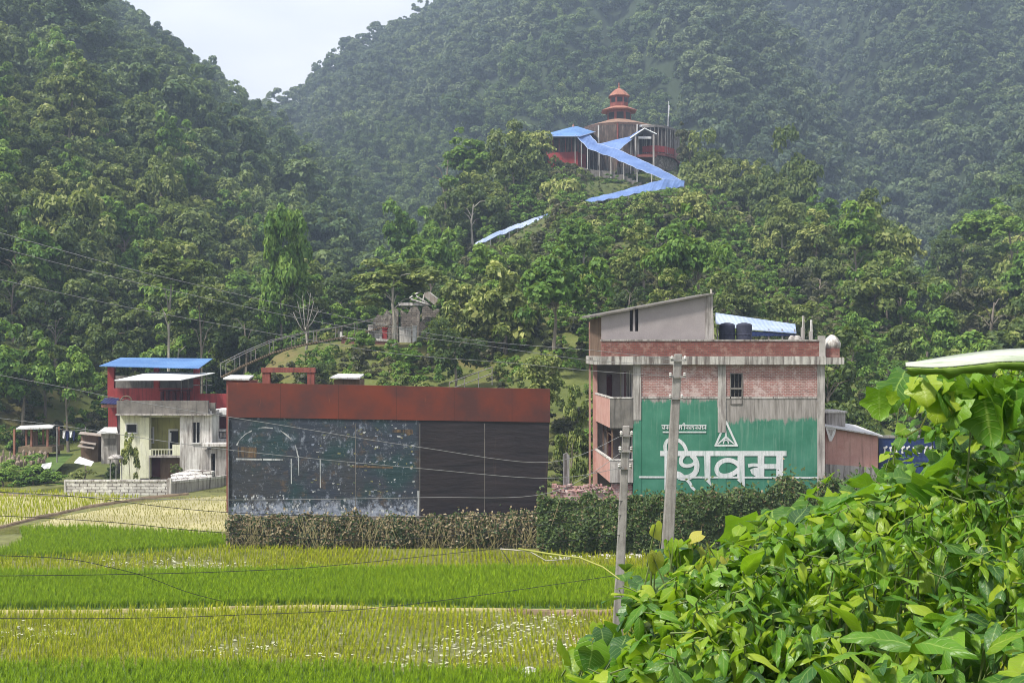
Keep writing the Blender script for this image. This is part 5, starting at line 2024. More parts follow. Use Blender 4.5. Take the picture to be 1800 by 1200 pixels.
# climbers and stumps that half cover the ruin
# dead white tree
x, y = xpx(537, 104), 104.
z = H1(x, y)
m = MB()
B0 = Vector((x, y, z))
top = Vector(at(537, 575, 104))
m.tube([B0 - Vector((0, 0, .3)), B0.lerp(top, .5) + Vector((.15, 0, 0)), top], .14, .09, 8)
for (a, c) in ((523, 530), (552, 528), (515, 548), (546, 515), (560, 545), (532, 520)):
    e = Vector(at(a, c, 104 + R.uniform(-1, 1)))
    s0 = B0.lerp(top, R.uniform(.75, 1))
    mid_ = s0.lerp(e, .5) + Vector((0, 0, -.25))
    m.tube([s0, mid_, e], .06, .02, 6)
    for _ in range(3):
        q = mid_.lerp(e, R.uniform(.2, .9))
        m.tube([q, q + Vector((R.uniform(-.8, .8), R.uniform(-.5, .5), R.uniform(.2, .8)))], .02, .008, 4)
m.build('bare_tree', M['bark_l'], None, 'bare grey forked tree standing by the hillside stair', 'tree', smooth=True)

# ------------------------------------------------------------ temple
M['tan'] = weathered('roof_tan_tiles', (.22, .13, .09), (.34, .22, .16), (.14, .08, .06))
cx, cyt = xpx(1088, 205), 205.
tp_ = thing('pagoda_temple', 'red tiered hilltop temple with round pavilions and terracotta roofs', 'temple', (cx, cyt, H1(cx, cyt)))
Z = lambda p, Y_=205.: zpx(p, Y_)
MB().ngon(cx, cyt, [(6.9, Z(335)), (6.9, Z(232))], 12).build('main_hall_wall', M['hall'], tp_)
MB().ngon(cx, cyt, [(6.9, Z(232)), (7.1, Z(228)), (2.3, Z(213)), (2.2, Z(214))], 12).build('lower_roof', M['tan'], tp_)
MB().ngon(cx, cyt, [(2.35, Z(222)), (2.35, Z(196))], 8).build('middle_wall', M['redt'], tp_)
MB().ngon(cx, cyt, [(3.3, Z(197.5)), (3.5, Z(196)), (1.95, Z(189.5)), (1.8, Z(190))], 8).build('middle_roof', M['terra'], tp_)
MB().ngon(cx, cyt, [(1.75, Z(192)), (1.75, Z(171))], 8).build('upper_wall', M['redt'], tp_)
MB().ngon(cx, cyt, [(1.95, Z(172)), (2.1, Z(170.5)), (1.6, Z(165)), (.9, Z(159)), (.25, Z(156)), (.1, Z(154))], 8).build('upper_roof', M['terra'], tp_)
MB().ngon(cx, cyt, [(.16, Z(155.5)), (.22, Z(153)), (.08, Z(151)), (.14, Z(149)), (.03, Z(145))], 8).build('finial', M['terra'], tp_)
for (rr_, z0, z1, nn) in ((2.36, 214, 201, 8), (1.76, 182, 174, 8)):
    for i in range(nn):
        a = math.pi / 8 + (i + .5) * math.pi / 4
        if math.sin(a) > .3:
            continue
        c_ = math.cos(math.pi / 8) * rr_
        d = Vector((math.cos(a), math.sin(a), 0))
        t = Vector((-d.y, d.x, 0))
        p = Vector((cx, cyt, 0)) + d * (c_ + .01)
        w2 = rr_ * .27
        m = MB().poly([tuple(p - t * w2 + Vector((0, 0, Z(z0)))), tuple(p + t * w2 + Vector((0, 0, Z(z0)))), tuple(p + t * w2 + Vector((0, 0, Z(z1)))), tuple(p - t * w2 + Vector((0, 0, Z(z1))))], tuple(d * .04))
        m.build('window', M['dark'], tp_)
for i in range(12):
    a = i * math.pi / 6 + math.pi / 8
    if math.sin(a) < .25:
        c0 = Vector((cx + 6.95 * math.cos(a), cyt + 6.95 * math.sin(a), 0))
        MB().tube([c0 + Vector((0, 0, Z(300))), c0 + Vector((0, 0, Z(231)))], .16, None, 6).build('column', M['conc_w'] if i % 2 else M['redt'], tp_)
# left pavilion
lp = thing('left_pavilion', 'red pavilion under a blue sheeted hip roof at the left of the temple', 'pavilion', (xpx(985, 199), 199, Z(290, 199)))
def prism(plan, z0, z1):
    n = len(plan)
    return MB().add([(a, c, z0) for a, c in plan] + [(a, c, z1) for a, c in plan], [tuple(range(n - 1, -1, -1)), tuple(range(n, 2 * n))] + [(i, (i + 1) % n, (i + 1) % n + n, i + n) for i in range(n)])
plan = [(xpx(950, 200), 200), (xpx(972, 196), 196), (xpx(1016, 195), 195), (xpx(1030, 199), 199), (xpx(1020, 206), 206), (xpx(955, 207), 207)]
prism(plan, Z(300, 198), Z(272, 198)).build('base_wall', M['red'], lp)
ins = [((a - plan[0][0] - 4) * .9 + plan[0][0] + 4, (c - 201) * .85 + 201) for a, c in plan]
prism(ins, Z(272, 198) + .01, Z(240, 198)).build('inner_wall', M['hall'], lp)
for i in range(len(plan)):
    p, q = plan[i], plan[(i + 1) % len(plan)]
    if p[1] > 203 and q[1] > 203:
        continue
    n_ = max(2, int(math.hypot(q[0] - p[0], q[1] - p[1]) / 1.1))
    for j in range(n_):
        t = j / n_
        x, y = p[0] + (q[0] - p[0]) * t, p[1] + (q[1] - p[1]) * t
        MB().box(x - .09, x + .09, y - .02, y + .16, Z(272, 198) + .01, Z(241, 198)).build('column', M['redt'], lp)
rp_ = [at(945, 246, 199), at(972, 240, 194), at(1020, 240, 193), at(1046, 232, 199), at(1024, 236, 208), at(950, 238, 208)]
pk = [at(1006, 223, 200), at(1014, 222, 201)]
m = MB().add(rp_ + pk, [(0, 1, 6), (1, 2, 6), (2, 3, 7, 6), (3, 4, 7), (4, 5, 6, 7), (5, 0, 6), (5, 4, 3, 2, 1, 0)])
m.build('blue_roof', M['blue_h'], lp)
MB().tube([rp_[0], rp_[1], rp_[2], rp_[3]], .09, None, 5).build('roof_edge', M['blue_w'], lp)
MB().ngon(xpx(1008, 200), 200.5, [(.18, Z(224, 200)), (.25, Z(222, 200)), (.04, Z(217, 200))], 6).build('finial', M['terra'], lp)
# right gallery
rg = thing('right_gallery', 'curved red balcony gallery with dark posts on a mossy retaining wall right of the temple', 'gallery', (xpx(1170, 201), 201, Z(300, 201)))
arc = [(xpx(1128, 199), 198.5), (xpx(1150, 198), 197.5), (xpx(1170, 198.5), 198.5), (xpx(1186, 201), 201), (xpx(1195, 206), 206), (xpx(1192, 211), 211), (xpx(1120, 211), 211)]
cxa = xpx(1150, 205)
sc_ = lambda f_: [((a - cxa) * f_ + cxa, (c - 205) * f_ + 205) for a, c in arc]
prism(sc_(.9), Z(345, 200), Z(277, 200)).build('retaining_wall', M['stonew'], rg)
prism(sc_(1.0), Z(277, 200) + .01, Z(272.5, 200)).build('balcony_slab', M['redt'], rg)
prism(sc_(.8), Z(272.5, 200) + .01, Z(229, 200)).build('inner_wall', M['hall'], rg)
prism(sc_(1.0), Z(228, 200), Z(224, 200)).build('roof_edge', M['conc_d'], rg)
m, m2 = MB(), MB()
for i in range(5):
    p, q = sc_(.98)[i], sc_(.98)[i + 1]
    n_ = max(2, int(math.hypot(q[0] - p[0], q[1] - p[1]) / .62))
    for j in range(n_):
        t = j / n_
        x, y = p[0] + (q[0] - p[0]) * t, p[1] + (q[1] - p[1]) * t
        (m if j % 2 else m2).box(x - .07, x + .07, y - .05, y + .05, Z(272.5, 200), Z(228, 200))
    MB().poly([(p[0], p[1], Z(271, 200)), (q[0], q[1], Z(271, 200)), (q[0], q[1], Z(260, 200)), (p[0], p[1], Z(260, 200))], (0, -.08, 0)).build('railing_panel', M['red'], rg)
m.build('posts', M['conc'], rg)
m2.build('posts', M['conc_d'], rg)
po = thing('gabled_porch', 'porch with a white edged blue gable on tall posts before the temple', 'porch', (xpx(1133, 194), 194, Z(300, 194)))
gp_ = [at(1108, 243, 194), at(1133, 226, 194), at(1154, 236, 194)]
m = MB().add(gp_ + [(a, c + 6, z) for a, c, z in gp_], [(0, 3, 4, 1), (1, 4, 5, 2)])
m.build('gable_roof', M['blue_w'], po)
m = MB().tube([gp_[0], gp_[1], gp_[2]], .12, None, 5)
m.build('gable_edge', M['whitet'], po)
m = MB()
for q in (1117, 1149):
    m.box(xpx(q, 194) - .14, xpx(q, 194) + .14, 194, 194.28, Z(330, 194), Z(236, 194))
m.build('porch_post', M['conc'], po)
MB().pbox(1122, 1145, 240, 244, 194.4, .2).build('name_board', M['tin'], po)
MB().box(xpx(1118, 199), xpx(1150, 199), 199, 203, Z(223, 199), Z(219.5, 199)).build('white_roof_strip', M['whitet'], po)
MB().pbox(1112, 1154, 272, 276, 194.2, 5).build('porch_floor', M['redt'], po)
fl = thing('flag_mast', 'thin mast behind the right gallery of the temple', 'mast', at(1174, 226, 206))
MB().tube([at(1174, 232, 206), at(1175, 178, 206)], .09, .05, 5).build('mast', M['tin'], fl)
MB().ppoly([(1174.5, 184), (1177, 186), (1176, 205), (1174.5, 206)], 206, .05).build('pennant', M['whitet'], fl)

# covered stair: sheet roofs on posts
cs_ = thing('covered_stair', 'zigzag stair roofed with blue sheets climbing the hill to the temple', 'covered stair', at(*WALK[0][4]))
SH = [  # (upper edge, lower edge) of each sheeted flight: px, py, depth
    ([(1036, 236, 197), (1050, 252, 194), (1086, 263, 192), (1150, 292, 187), (1204, 320, 183)],
     [(1011, 236, 194), (1033, 261, 190), (1074, 276, 188), (1120, 297, 184), (1172, 317, 180.5)], 'blue'),
    ([(1133, 225, 199), (1106, 241, 196), (1052, 253, 194.3)], [(1122, 238, 196.5), (1106, 249, 193), (1087, 264, 192.3)], 'blue'),
    ([(1203, 318, 182.8), (1168, 315.5, 179.5), (1098, 334, 174), (1042, 348, 170), (1010, 357, 167.5), (956, 378, 165.2)],
     [(1202, 328, 181), (1160, 334, 176), (1105, 343, 171.5), (1050, 354, 167.5), (1012, 365, 165), (956, 385, 163.6)], 'blue'),
    ([(954, 379, 165), (925, 389, 162.5), (895, 400, 160.5), (862, 413, 158), (835, 428, 156)],
     [(953, 387, 163.4), (925, 397, 161), (895, 407.5, 159), (862, 420, 156.8), (834, 433, 155)], 'blue_w')]
for si, (ue, le, mt) in enumerate(SH):
    U0, L0 = [Vector(at(*p)) for p in ue], [Vector(at(*p)) for p in le]
    U, L = [], []
    for E_, O_ in ((U0, U), (L0, L)):
        for p, q in zip(E_[:-1], E_[1:]):
            O_ += [p.lerp(q, i / 6) for i in range(6)]
        O_.append(E_[-1])
    n = len(U)
    v, f = [], []
    for i in range(n):
        jz = R.uniform(-.12, .12)
        sag = (i % 3 == 1) * -.07
        v += [tuple(U[i] + Vector((0, 0, jz * .6))), tuple(U[i].lerp(L[i], .5) + Vector((0, 0, sag + .05 + jz * .4))), tuple(L[i] + Vector((0, 0, jz)))]
    for i in range(n - 1):
        a = 3 * i
        f += [(a, a + 1, a + 4, a + 3), (a + 1, a + 2, a + 5, a + 4)]
    o = MB().add(v, f).build('roof_sheet', M[mt], cs_)
    sm_ = o.modifiers.new('thick', 'SOLIDIFY')
    sm_.thickness = .05
    for e_ in (0, 2):
        MB().tube([v[3 * i + e_] for i in range(n)], .055, None, 5).build('edge_batten', M['blue_w'], cs_)
    for i in range(0, n, 3 if si != 1 else 5):
        for e_ in (2, 0):
            kk_ = Vector(v[3 * i + e_])
            g = H1(kk_.x, kk_.y)
            if kk_.z - g > .5:
                MB().tube([(kk_.x, kk_.y + .05, g - .1), (kk_.x, kk_.y + .05, kk_.z)], .07, None, 6).build('post', M['conc_w'] if e_ == 2 else M['iron'], cs_)
    m = MB()
    for p, q in zip(L[:-1], L[1:]):
        z = max(H1(p.x, p.y + 1) + .15, min(p.z - 2.2, H1(p.x, p.y + 1) + 1.2))
        m.box(min(p.x, q.x), max(p.x, q.x) + .01, p.y + .3, p.y + 1.9, z - 1.2, z)
    m.build('stair_flight', M['conc_d'], cs_)
rl = thing('temple_fence', 'brown bar fence on the terraces below the covered stair', 'fence', (xpx(1120, 170), 170, hz(1120, 170)))
m = MB()
for dz in (0, 8, 16):
    m.tube([at(1062, 374 + dz, 167), at(1120, 368 + dz, 169), at(1172, 362 + dz, 172)], .08, None, 5)
for q in range(1062, 1176, 9):
    y_ = 374 - (q - 1062) * .109
    m.tube([at(q, y_ - 1, 167 + (q - 1062) * .045), at(q, y_ + 26, 167 + (q - 1062) * .045)], .06, None, 5)
m.build('bars', M['wood'], rl)

# ------------------------------------------------------------ hedge under the hoarding and beside the building
def hedge(name, label, segs, mats, n, size, twig, seed, asp=.55):
    """creeper-covered strip: segs = (px, top px row, depth) along the run"""
    rs = np.random.RandomState(seed)
    t = thing(name, label, 'hedge', (xpx(segs[0][0], segs[0][2]), segs[0][2], 0))
    pxs = [s_[0] for s_ in segs]
    for mi, (mt, frac) in enumerate(mats):
        nn = int(n * frac)
        a = rs.uniform(pxs[0], pxs[-1], nn)
        top = np.interp(a, pxs, [s_[1] for s_ in segs])
        Yd = np.interp(a, pxs, [s_[2] for s_ in segs])
        ztop = CZ + (HZ - top) / F * Yd
        ztop = ztop * (1 + .22 * fbm(a / 13., a * 0, seed + 1) + .1 * rs.normal(0, 1, nn) * (rs.rand(nn) < .25))
        u = rs.rand(nn) ** .8
        z = ztop * u
        bulge = .55 * np.sqrt(np.clip(1 - (u - .45) ** 2 * 2.2, 0.02, 1)) + .42 * fbm(a / 16., z * 1.6, seed + 2)
        back = rs.rand(nn) < .25
        y = Yd - bulge * rs.uniform(.75, 1.1, nn) + back * rs.uniform(.2, 1.0, nn)
        x = (a - 900) / F * Yd
        nrm = unit(np.stack([rs.normal(0, .5, nn), -np.ones(nn) * .8, rs.normal(.5, .5, nn)], -1))
        Q = leaf_quads(np.stack([x, y, z], -1), nrm, size, asp, rs)
        link('leaves', quad_mesh('leaves', Q, M[mt], rs.rand(nn)), t)
    m = MB()
    for i in range(twig):
        a = rs.uniform(pxs[0], pxs[-1])
        Yd = np.interp(a, pxs, [s_[2] for s_ in segs])
        zt = (CZ + (HZ - np.interp(a, pxs, [s_[1] for s_ in segs])) / F * Yd)
        p = Vector((xpx(a, Yd), Yd - rs.uniform(.2, .6), 0))
        q = p + Vector((rs.normal(0, .45), rs.uniform(-.2, .1), zt * rs.uniform(.3, 1.12)))
        m.tube([p, p.lerp(q, .5) + Vector((rs.uniform(-.2, .2), -.1, 0)), q], .02, .008, 4)
    m.build('stems', M['straw'], t)
    return t


M['leaf_h'] = leafmat('leaf_hedge', (.018, .035, .010), (.05, .09, .02), (.18, .25, .06), trans=.2)
M['leaf_dry'] = leafmat('leaf_dry', (.09, .06, .03), (.2, .15, .075), (.38, .32, .2), trans=.15)
hedge('weedy_fence', 'tangled half dry creeper fence along the foot of the hoarding', [(403, 905, 56.5), (560, 905, 56.5), (740, 906, 56.6), (870, 900, 56.6), (960, 893, 56.5)],
      (('leaf_h', .5), ('leaf_dry', .5)), 11000, .17, 330, 5)
hedge('dark_hedge', 'dark green creeper hedge in front of the painted wall', [(945, 872, 54.6), (1000, 878, 54.6), (1100, 872, 54.6), (1170, 876, 54.5), (1240, 862, 54.4), (1290, 866, 54.4), (1345, 858, 54.4), (1375, 834, 54.4), (1400, 838, 54.4), (1420, 862, 54.4), (1460, 845, 54.4), (1500, 838, 54.4),
                                                                                (1560, 850, 54.4), (1700, 850, 54.4)],
      (('leaf_h', .92), ('leaf_dry', .08)), 46000, .19, 30, 6)
for t_, (a0, a1, Yd, ht, mt) in enumerate(((404, 958, 56.75, 1.55, 'conc_d'), (962, 1690, 55.3, 2.1, 'conc_d'))):
    MB().box(xpx(a0, Yd), xpx(a1, Yd), Yd, Yd + .15, 0, ht).build('boundary_wall', M[mt], None, ('low dark wall hidden behind the dry creeper fence', 'low dark wall hidden behind the dark creeper hedge')[t_], 'wall')
# litter and pale stones at the foot of the hedge
rs = np.random.RandomState(9)
m = MB()
for i in range(90):
    a = rs.uniform(965, 1240)
    p = gp(a, 978 + rs.uniform(-5, 7) - (a - 965) * .03, .03)
    s_ = rs.uniform(.05, .16)
    m.ngon(p[0], p[1], [(s_, 0.02), (s_ * 1.1, s_ * .5), (s_ * .4, s_ * .9)], 5, rs.uniform(0, 3))
m.build('litter', M['conc_w'], None, 'pale stones and litter strewn along the foot of the dark hedge', 'litter', None, 'stuff')
# small white post and brick heap by the building
wp = MB().poly([at(990, 862, 58), at(1001, 862, 58), at(1001, 800, 58), at(996, 796, 58), at(990, 799, 58)], (0, .3, 0))
wp.build('boundary_post', M['conc_w'], None, 'short pale concrete post left of the brick building', 'post')
m = MB()
rs = np.random.RandomState(10)
for i in range(160):
    a = rs.uniform(972, 1076)
    c = rs.uniform(850, 880)
    p = at(a, c, 56.4 + rs.uniform(0, 1.2))
    an = rs.uniform(0, 3.1)
    dx, dy = .12 * math.cos(an), .12 * math.sin(an)
    m.poly([(p[0] - dx, p[1] - dy, p[2] - .1), (p[0] + dx, p[1] + dy, p[2] - .1), (p[0] + dx, p[1] + dy, p[2]), (p[0] - dx, p[1] - dy, p[2])], (-dy, dx, .02))
m.ppoly([(974, 958), (1078, 958), (1078, 868), (1040, 862), (985, 866)], 56.5, 1.2)
m.build('brick_heap', M['brick'], None, 'heap of broken bricks at the left foot of the building', 'brick heap')
m = MB().tube([gp(905, 1000, 0), at(880, 964, 50), at(930, 968, 50), at(960, 985, 50), at(1000, 982, 50)], .035, .02, 5)
m.build('dry_branch', M['bark_p'], None, 'pale dry branch lying at the edge of the thin yellow paddy', 'branch', smooth=True)

# ------------------------------------------------------------ foreground plants
def leaf_shape(kind):
    rows_ = 9
    V, ST = [], []
    for i in range(rows_):
        t = i / (rows_ - 1)
        if kind == 'heart':
            wv = (.50 * math.sin(math.pi * min(1, (t * .93 + .07)) ** .72) ** .8) if t < 1 else 0
            wv *= (1 - t ** 3 * .35)
        elif kind == 'lobed':
            wv = .56 * math.sin(math.pi * (t * .9 + .1) ** .8) ** .6 * (1 + .22 * math.cos(t * 4 * math.pi + .4)) if t < 1 else .0
        else:
            wv = .2 * math.sin(math.pi * (t * .95 + .05) ** .8)
        for j, s_ in enumerate((-1, -.55, 0, .55, 1)):
            lob = 0
            yv = t - (.14 * abs(s_) if t < .2 and kind != 'narrow' else 0) * (1 - t * 5)
            z = .16 * abs(s_) * wv * 2 * .6 - .28 * t * t + .03 * math.sin(t * 9 + s_ * 3) - (.05 if abs(s_) == 1 else 0)
            V.append((s_ * wv, yv, z))
            ST.append((s_, t))
    V = np.array(V)
    V[:, 1] -= 0
    Fc = []
    for i in range(rows_ - 1):
        for j in range(4):
            a = i * 5 + j
            Fc.append((a, a + 1, a + 6, a + 5))
    return V, np.array(Fc), np.array(ST)


def rotm(yaw, pitch, roll):
    cy_, sy = np.cos(yaw), np.sin(yaw)
    cp, sp_ = np.cos(pitch), np.sin(pitch)
    cr_, sr = np.cos(roll), np.sin(roll)
    z = np.zeros_like(yaw)
    o = z + 1
    Rz = np.stack([cy_, -sy, z, sy, cy_, z, z, z, o], -1).reshape(-1, 3, 3)
    Rx = np.stack([o, z, z, z, cp, -sp_, z, sp_, cp], -1).reshape(-1, 3, 3)
    Ry = np.stack([cr_, z, sr, z, o, z, -sr, z, cr_], -1).reshape(-1, 3, 3)
    return Rz @ Rx @ Ry


def shrub(name, label, outline, n, kind, size, mats, Yt, Yb, seed, bottom=1240, pmean=-.35, psd=.5, stems=60, thick=1.1, cat='shrub', shoots=0):
    """leaves spread through a mound; outline = (px, top row)"""
    rs = np.random.RandomState(seed)
    V0, F0, ST0 = leaf_shape(kind)
    ox = [p[0] for p in outline]
    t = thing(name, label, cat)
    root = None
    allp = []
    for mt, frac in mats:
        nn = int(n * frac)
        a = rs.uniform(ox[0], ox[-1], nn)
        top = np.interp(a, ox, [p[1] for p in outline])
        u = rs.rand(nn) ** 1.1
        py_ = top + u * (bottom - top)
        Yd = Yt + (Yb - Yt) * np.clip((py_ - min(p[1] for p in outline)) / (bottom - min(p[1] for p in outline)), 0, 1) + rs.uniform(0, thick, nn) * (rs.rand(nn) < .7) + .25 * fbm(a / 60., py_ / 60., seed)
        P = np.stack([(a - 900) / F * Yd, Yd, CZ + (HZ - py_) / F * Yd], -1)
        deep = rs.rand(nn) < .16
        clump = fbm(a / 34., py_ / 24., seed + 60) + .35 * rs.normal(0, 1, nn)
        keep_ = (clump > .16) | deep if n > 400 else np.ones(nn, bool)
        P[:, 1] += np.where(deep, .9, 0) - .5 * np.clip(clump, -.5, 1) * (n > 400)
        P, yk = P[keep_], keep_
        nn = len(P)
        s_ = size * np.clip(rs.lognormal(-.12, .38, nn), .35, 1.8)
        yaw = rs.uniform(0, 6.28, nn)
        Rm = rotm(yaw, rs.normal(pmean, psd, nn), rs.normal(0, .45, nn))
        V = np.einsum('nij,kj->nki', Rm, V0) * s_[:, None, None] + P[:, None, :]
        off = (np.arange(nn) * len(V0))[:, None, None]
        FF = (F0[None] + off).reshape(-1, 4)
        tn = np.repeat(rs.rand(nn), len(V0))
        me = arr_mesh('leaves', V.reshape(-1, 3), FF, M[mt], tn)
        for c_, an_ in ((0, 'side'), (1, 'along')):
            at_ = me.attributes.new(an_, 'FLOAT', 'POINT')
            at_.data.foreach_set('value', np.tile(ST0[:, c_], nn).astype(np.float32))
        link('leaves', me, t)
        allp.append(P)
    P = np.concatenate(allp)
    m = MB()
    # young shoots standing clear of the mound, leaves set alternately along each
    for mi in range(2):
        Vs, Ts = [], []
        for j in range(shoots):
            a = rs.uniform(ox[0] + 5, ox[-1])
            t0 = np.interp(a, ox, [p[1] for p in outline])
            top_ = t0 if rs.rand() < .6 else t0 + rs.uniform(0, .75) * (1200 - t0)
            fr = (top_ - min(p[1] for p in outline)) / (bottom - min(p[1] for p in outline))
            Yd = Yt + (Yb - Yt) * min(1, max(0, fr)) - .35
            b_ = Vector(at(a, top_ + 25, Yd + .15))
            e_ = Vector(at(a + rs.normal(0, 28), top_ - rs.uniform(8, 42), Yd + rs.uniform(-.2, .2)))
            md = b_.lerp(e_, .6) + Vector((rs.normal(0, .03), 0, .03))
            m.tube([b_, md, e_], .005, .003, 4)
            for q in range(rs.randint(4, 8)):
                f_ = (q + 1) / 7
                p = b_.lerp(md, f_ / .6) if f_ < .6 else md.lerp(e_, min(1, (f_ - .6) / .4))
                sz = size * rs.uniform(.55, 1.0) * (1.1 - .5 * f_)
                Rm = rotm(np.array([q * 2.4 + rs.normal(0, .4)]), np.array([rs.normal(-.45, .35)]), np.array([rs.normal(0, .4)]))[0]
                Vs.append((Rm @ V0.T).T * sz + np.array(p))
                Ts.append(rs.rand())
        if Vs:
            nn = len(Vs)
            FF = (F0[None] + (np.arange(nn) * len(V0))[:, None, None]).reshape(-1, 4)
            me = arr_mesh('shoot_leaves', np.concatenate(Vs), FF, M[('fg', 'fg_l')[mi]], np.repeat(np.array(Ts), len(V0)))
            for c_, an_ in ((0, 'side'), (1, 'along')):
                at_ = me.attributes.new(an_, 'FLOAT', 'POINT')
                at_.data.foreach_set('value', np.tile(ST0[:, c_], nn).astype(np.float32))
            link('shoot_leaves', me, t)
    for i in range(stems):
        p = Vector(P[rs.randint(len(P))])
        g = max(H1(p.x * .9, p.y + .3), 0)
        b_ = Vector((p.x * .93 + rs.uniform(-.3, .3), p.y + rs.uniform(.1, .6), g))
        mid_ = p.lerp(b_, .45) + Vector((rs.uniform(-.15, .15), 0, .1))
        m.tube([b_, mid_, p], .016, .005, 5)
    # leaf stalks
    for i in range(min(len(P), stems * 8)):
        p = Vector(P[rs.randint(len(P))])
        q = p + Vector((rs.uniform(-.12, .12), rs.uniform(0, .12), -rs.uniform(.08, .3)))
        m.tube([q, p], .005, .003, 4)
    m.build('stems', M['stem'], t)
    return t


M['stem'] = N('stem_green').done((.12, .16, .05), .6)


def bigleaf(name, d, m_, l_, trans=.42, spec=.45, rough=.4):
    k = N(name)
    t = k.attr('tint')
    col = k.ramp(t, [(.0, d), (.55, m_), (1, l_)])
    col = k.mix(k.ramp(k.noise(9, 4, .6), [(.4, 0), (.75, .35)]), col, l_)
    k.done(col, rough)
    k.b.inputs['Specular IOR Level'].default_value = spec
    sd_ = k.math('ABSOLUTE', k.attr('side'))
    al = k.attr('along')
    rib = k.ramp(sd_, [(.0, 1), (.09, 0)])
    vn = k.math('SINE', k.math('MULTIPLY', k.math('SUBTRACT', al, k.math('MULTIPLY', sd_, .22)), 46))
    vn = k.ramp(vn, [(.86, 0), (1, .55)])
    k.put(k.b.inputs['Base Color'], k.mix(k.math('MAXIMUM', rib, vn), col, k.mix(.3, l_, (.5, .6, .2))))
    k.bump(k.math('ADD', k.noise(40, 3, .6), k.math('MULTIPLY', vn, -1.5)), .5, .006)
    tr = k.n('BsdfTranslucent')
    k.put(tr.inputs['Color'], k.mix(.55, col, (.28, .5, .015)))
    ms_ = k.n('MixShader')
    ms_.inputs[0].default_value = trans
    k.l(k.b.outputs[0], ms_.inputs[1])
    k.l(tr.outputs[0], ms_.inputs[2])
    k.l(ms_.outputs[0], k.t.nodes['Material Output'].inputs['Surface'])
    return k.m


M['fg'] = bigleaf('foreground_leaf', (.03, .10, .010), (.07, .2, .012), (.16, .31, .02))
M['fg_d'] = bigleaf('foreground_leaf_dark', (.012, .05, .010), (.026, .095, .014), (.06, .15, .024), trans=.25)
M['fg_l'] = bigleaf('foreground_leaf_lime', (.12, .25, .010), (.21, .35, .014), (.36, .46, .03), trans=.5)
M['fg_y'] = bigleaf('foreground_leaf_yellow', (.3, .3, .04), (.45, .42, .06), (.55, .5, .12), trans=.5)

shrub('heart_leaf_shrub', 'dark green heart leaved shrub beside the shorter pole', [(1062, 1250), (1085, 1215), (1122, 1180), (1130, 1120), (1122, 1052), (1150, 1062), (1200, 1035), (1270, 1012), (1330, 1000)], 900, 'heart', .14,
      (('fg_d', .45), ('fg', .4), ('fg_l', .15)), 6.2, 4.4, 31, thick=.9, shoots=26)
shrub('lime_leaf_shrub', 'lime green shrub of narrow leaves across the bottom right corner', [(1180, 1130), (1260, 1060), (1380, 1020), (1500, 990), (1600, 930), (1700, 900), (1800, 890), (1880, 880)], 3300, 'narrow', .15,
      (('fg', .42), ('fg_l', .33), ('fg_d', .25)), 6.0, 3.9, 32, thick=1.2, psd=.6, shoots=60)
shrub('broad_leaf_shrub', 'broad leaved green shrub filling the right foreground', [(1240, 1045), (1300, 1000), (1390, 955), (1480, 920), (1600, 905), (1700, 905), (1800, 890), (1880, 890)], 2100, 'heart', .13,
      (('fg', .5), ('fg_d', .25), ('fg_l', .25)), 7.2, 4.6, 33, bottom=1220, thick=1.3, shoots=70)
shrub('gourd_vine', 'creeping gourd vine with very large lobed leaves above the broad leaved shrub', [(1385, 950), (1420, 915), (1490, 888), (1525, 850), (1600, 826), (1640, 828), (1740, 858), (1790, 875)], 300, 'lobed', .22,
      (('fg', .8), ('fg_l', .2)), 8.0, 7.2, 34, bottom=985, pmean=-.1, psd=.35, thick=.8, stems=30, cat='vine')
shrub('dense_climber', 'dense dark small leaved climber rising at the right edge', [(1628, 800), (1640, 690), (1660, 672), (1700, 668), (1760, 690), (1800, 660), (1900, 650)], 3000, 'heart', .10,
      (('fg_d', .5), ('fg', .38), ('fg_l', .12)), 9.4, 8.6, 35, bottom=960, thick=1.3, stems=12, shoots=40, cat='climber')
shrub('yellow_sprig', 'pale yellow green young sprig in front of the taller pole', [(1142, 950), (1168, 940), (1195, 955)], 9, 'heart', .12, (('fg_l', .6), ('fg_y', .4)), 6.3, 6.2, 36, bottom=985, pmean=-1.1, psd=.2, thick=.1, stems=6, cat='sprig')
shrub('yellow_tip_shoots', 'yellow young shoots among the green leaves left of centre in the foreground', [(1200, 985), (1250, 975), (1300, 985)], 70, 'heart', .10, (('fg_y', .6), ('fg_l', .4)), 6.1, 5.9, 37, bottom=1060, pmean=-.9, psd=.4, thick=.3, stems=8, cat='shoots')
shrub('gourd_leaf_curtain', 'large lobed green leaves hanging just under the giant white faced leaf', [(1604, 662), (1650, 655), (1720, 652), (1800, 648), (1880, 640)], 90, 'lobed', .17, (('fg', .8), ('fg_l', .2)), 7.4, 7.2, 38, bottom=705, pmean=-.9, psd=.3, thick=.3, stems=1, cat='vine')
shrub('low_creeper', 'bright low creeper at the very bottom left of the foreground leaves', [(1000, 1205), (1030, 1180), (1080, 1165), (1130, 1170)], 60, 'heart', .13, (('fg', .6), ('fg_l', .4)), 5.2, 4.9, 39, bottom=1250, thick=.4, stems=5, cat='creeper')
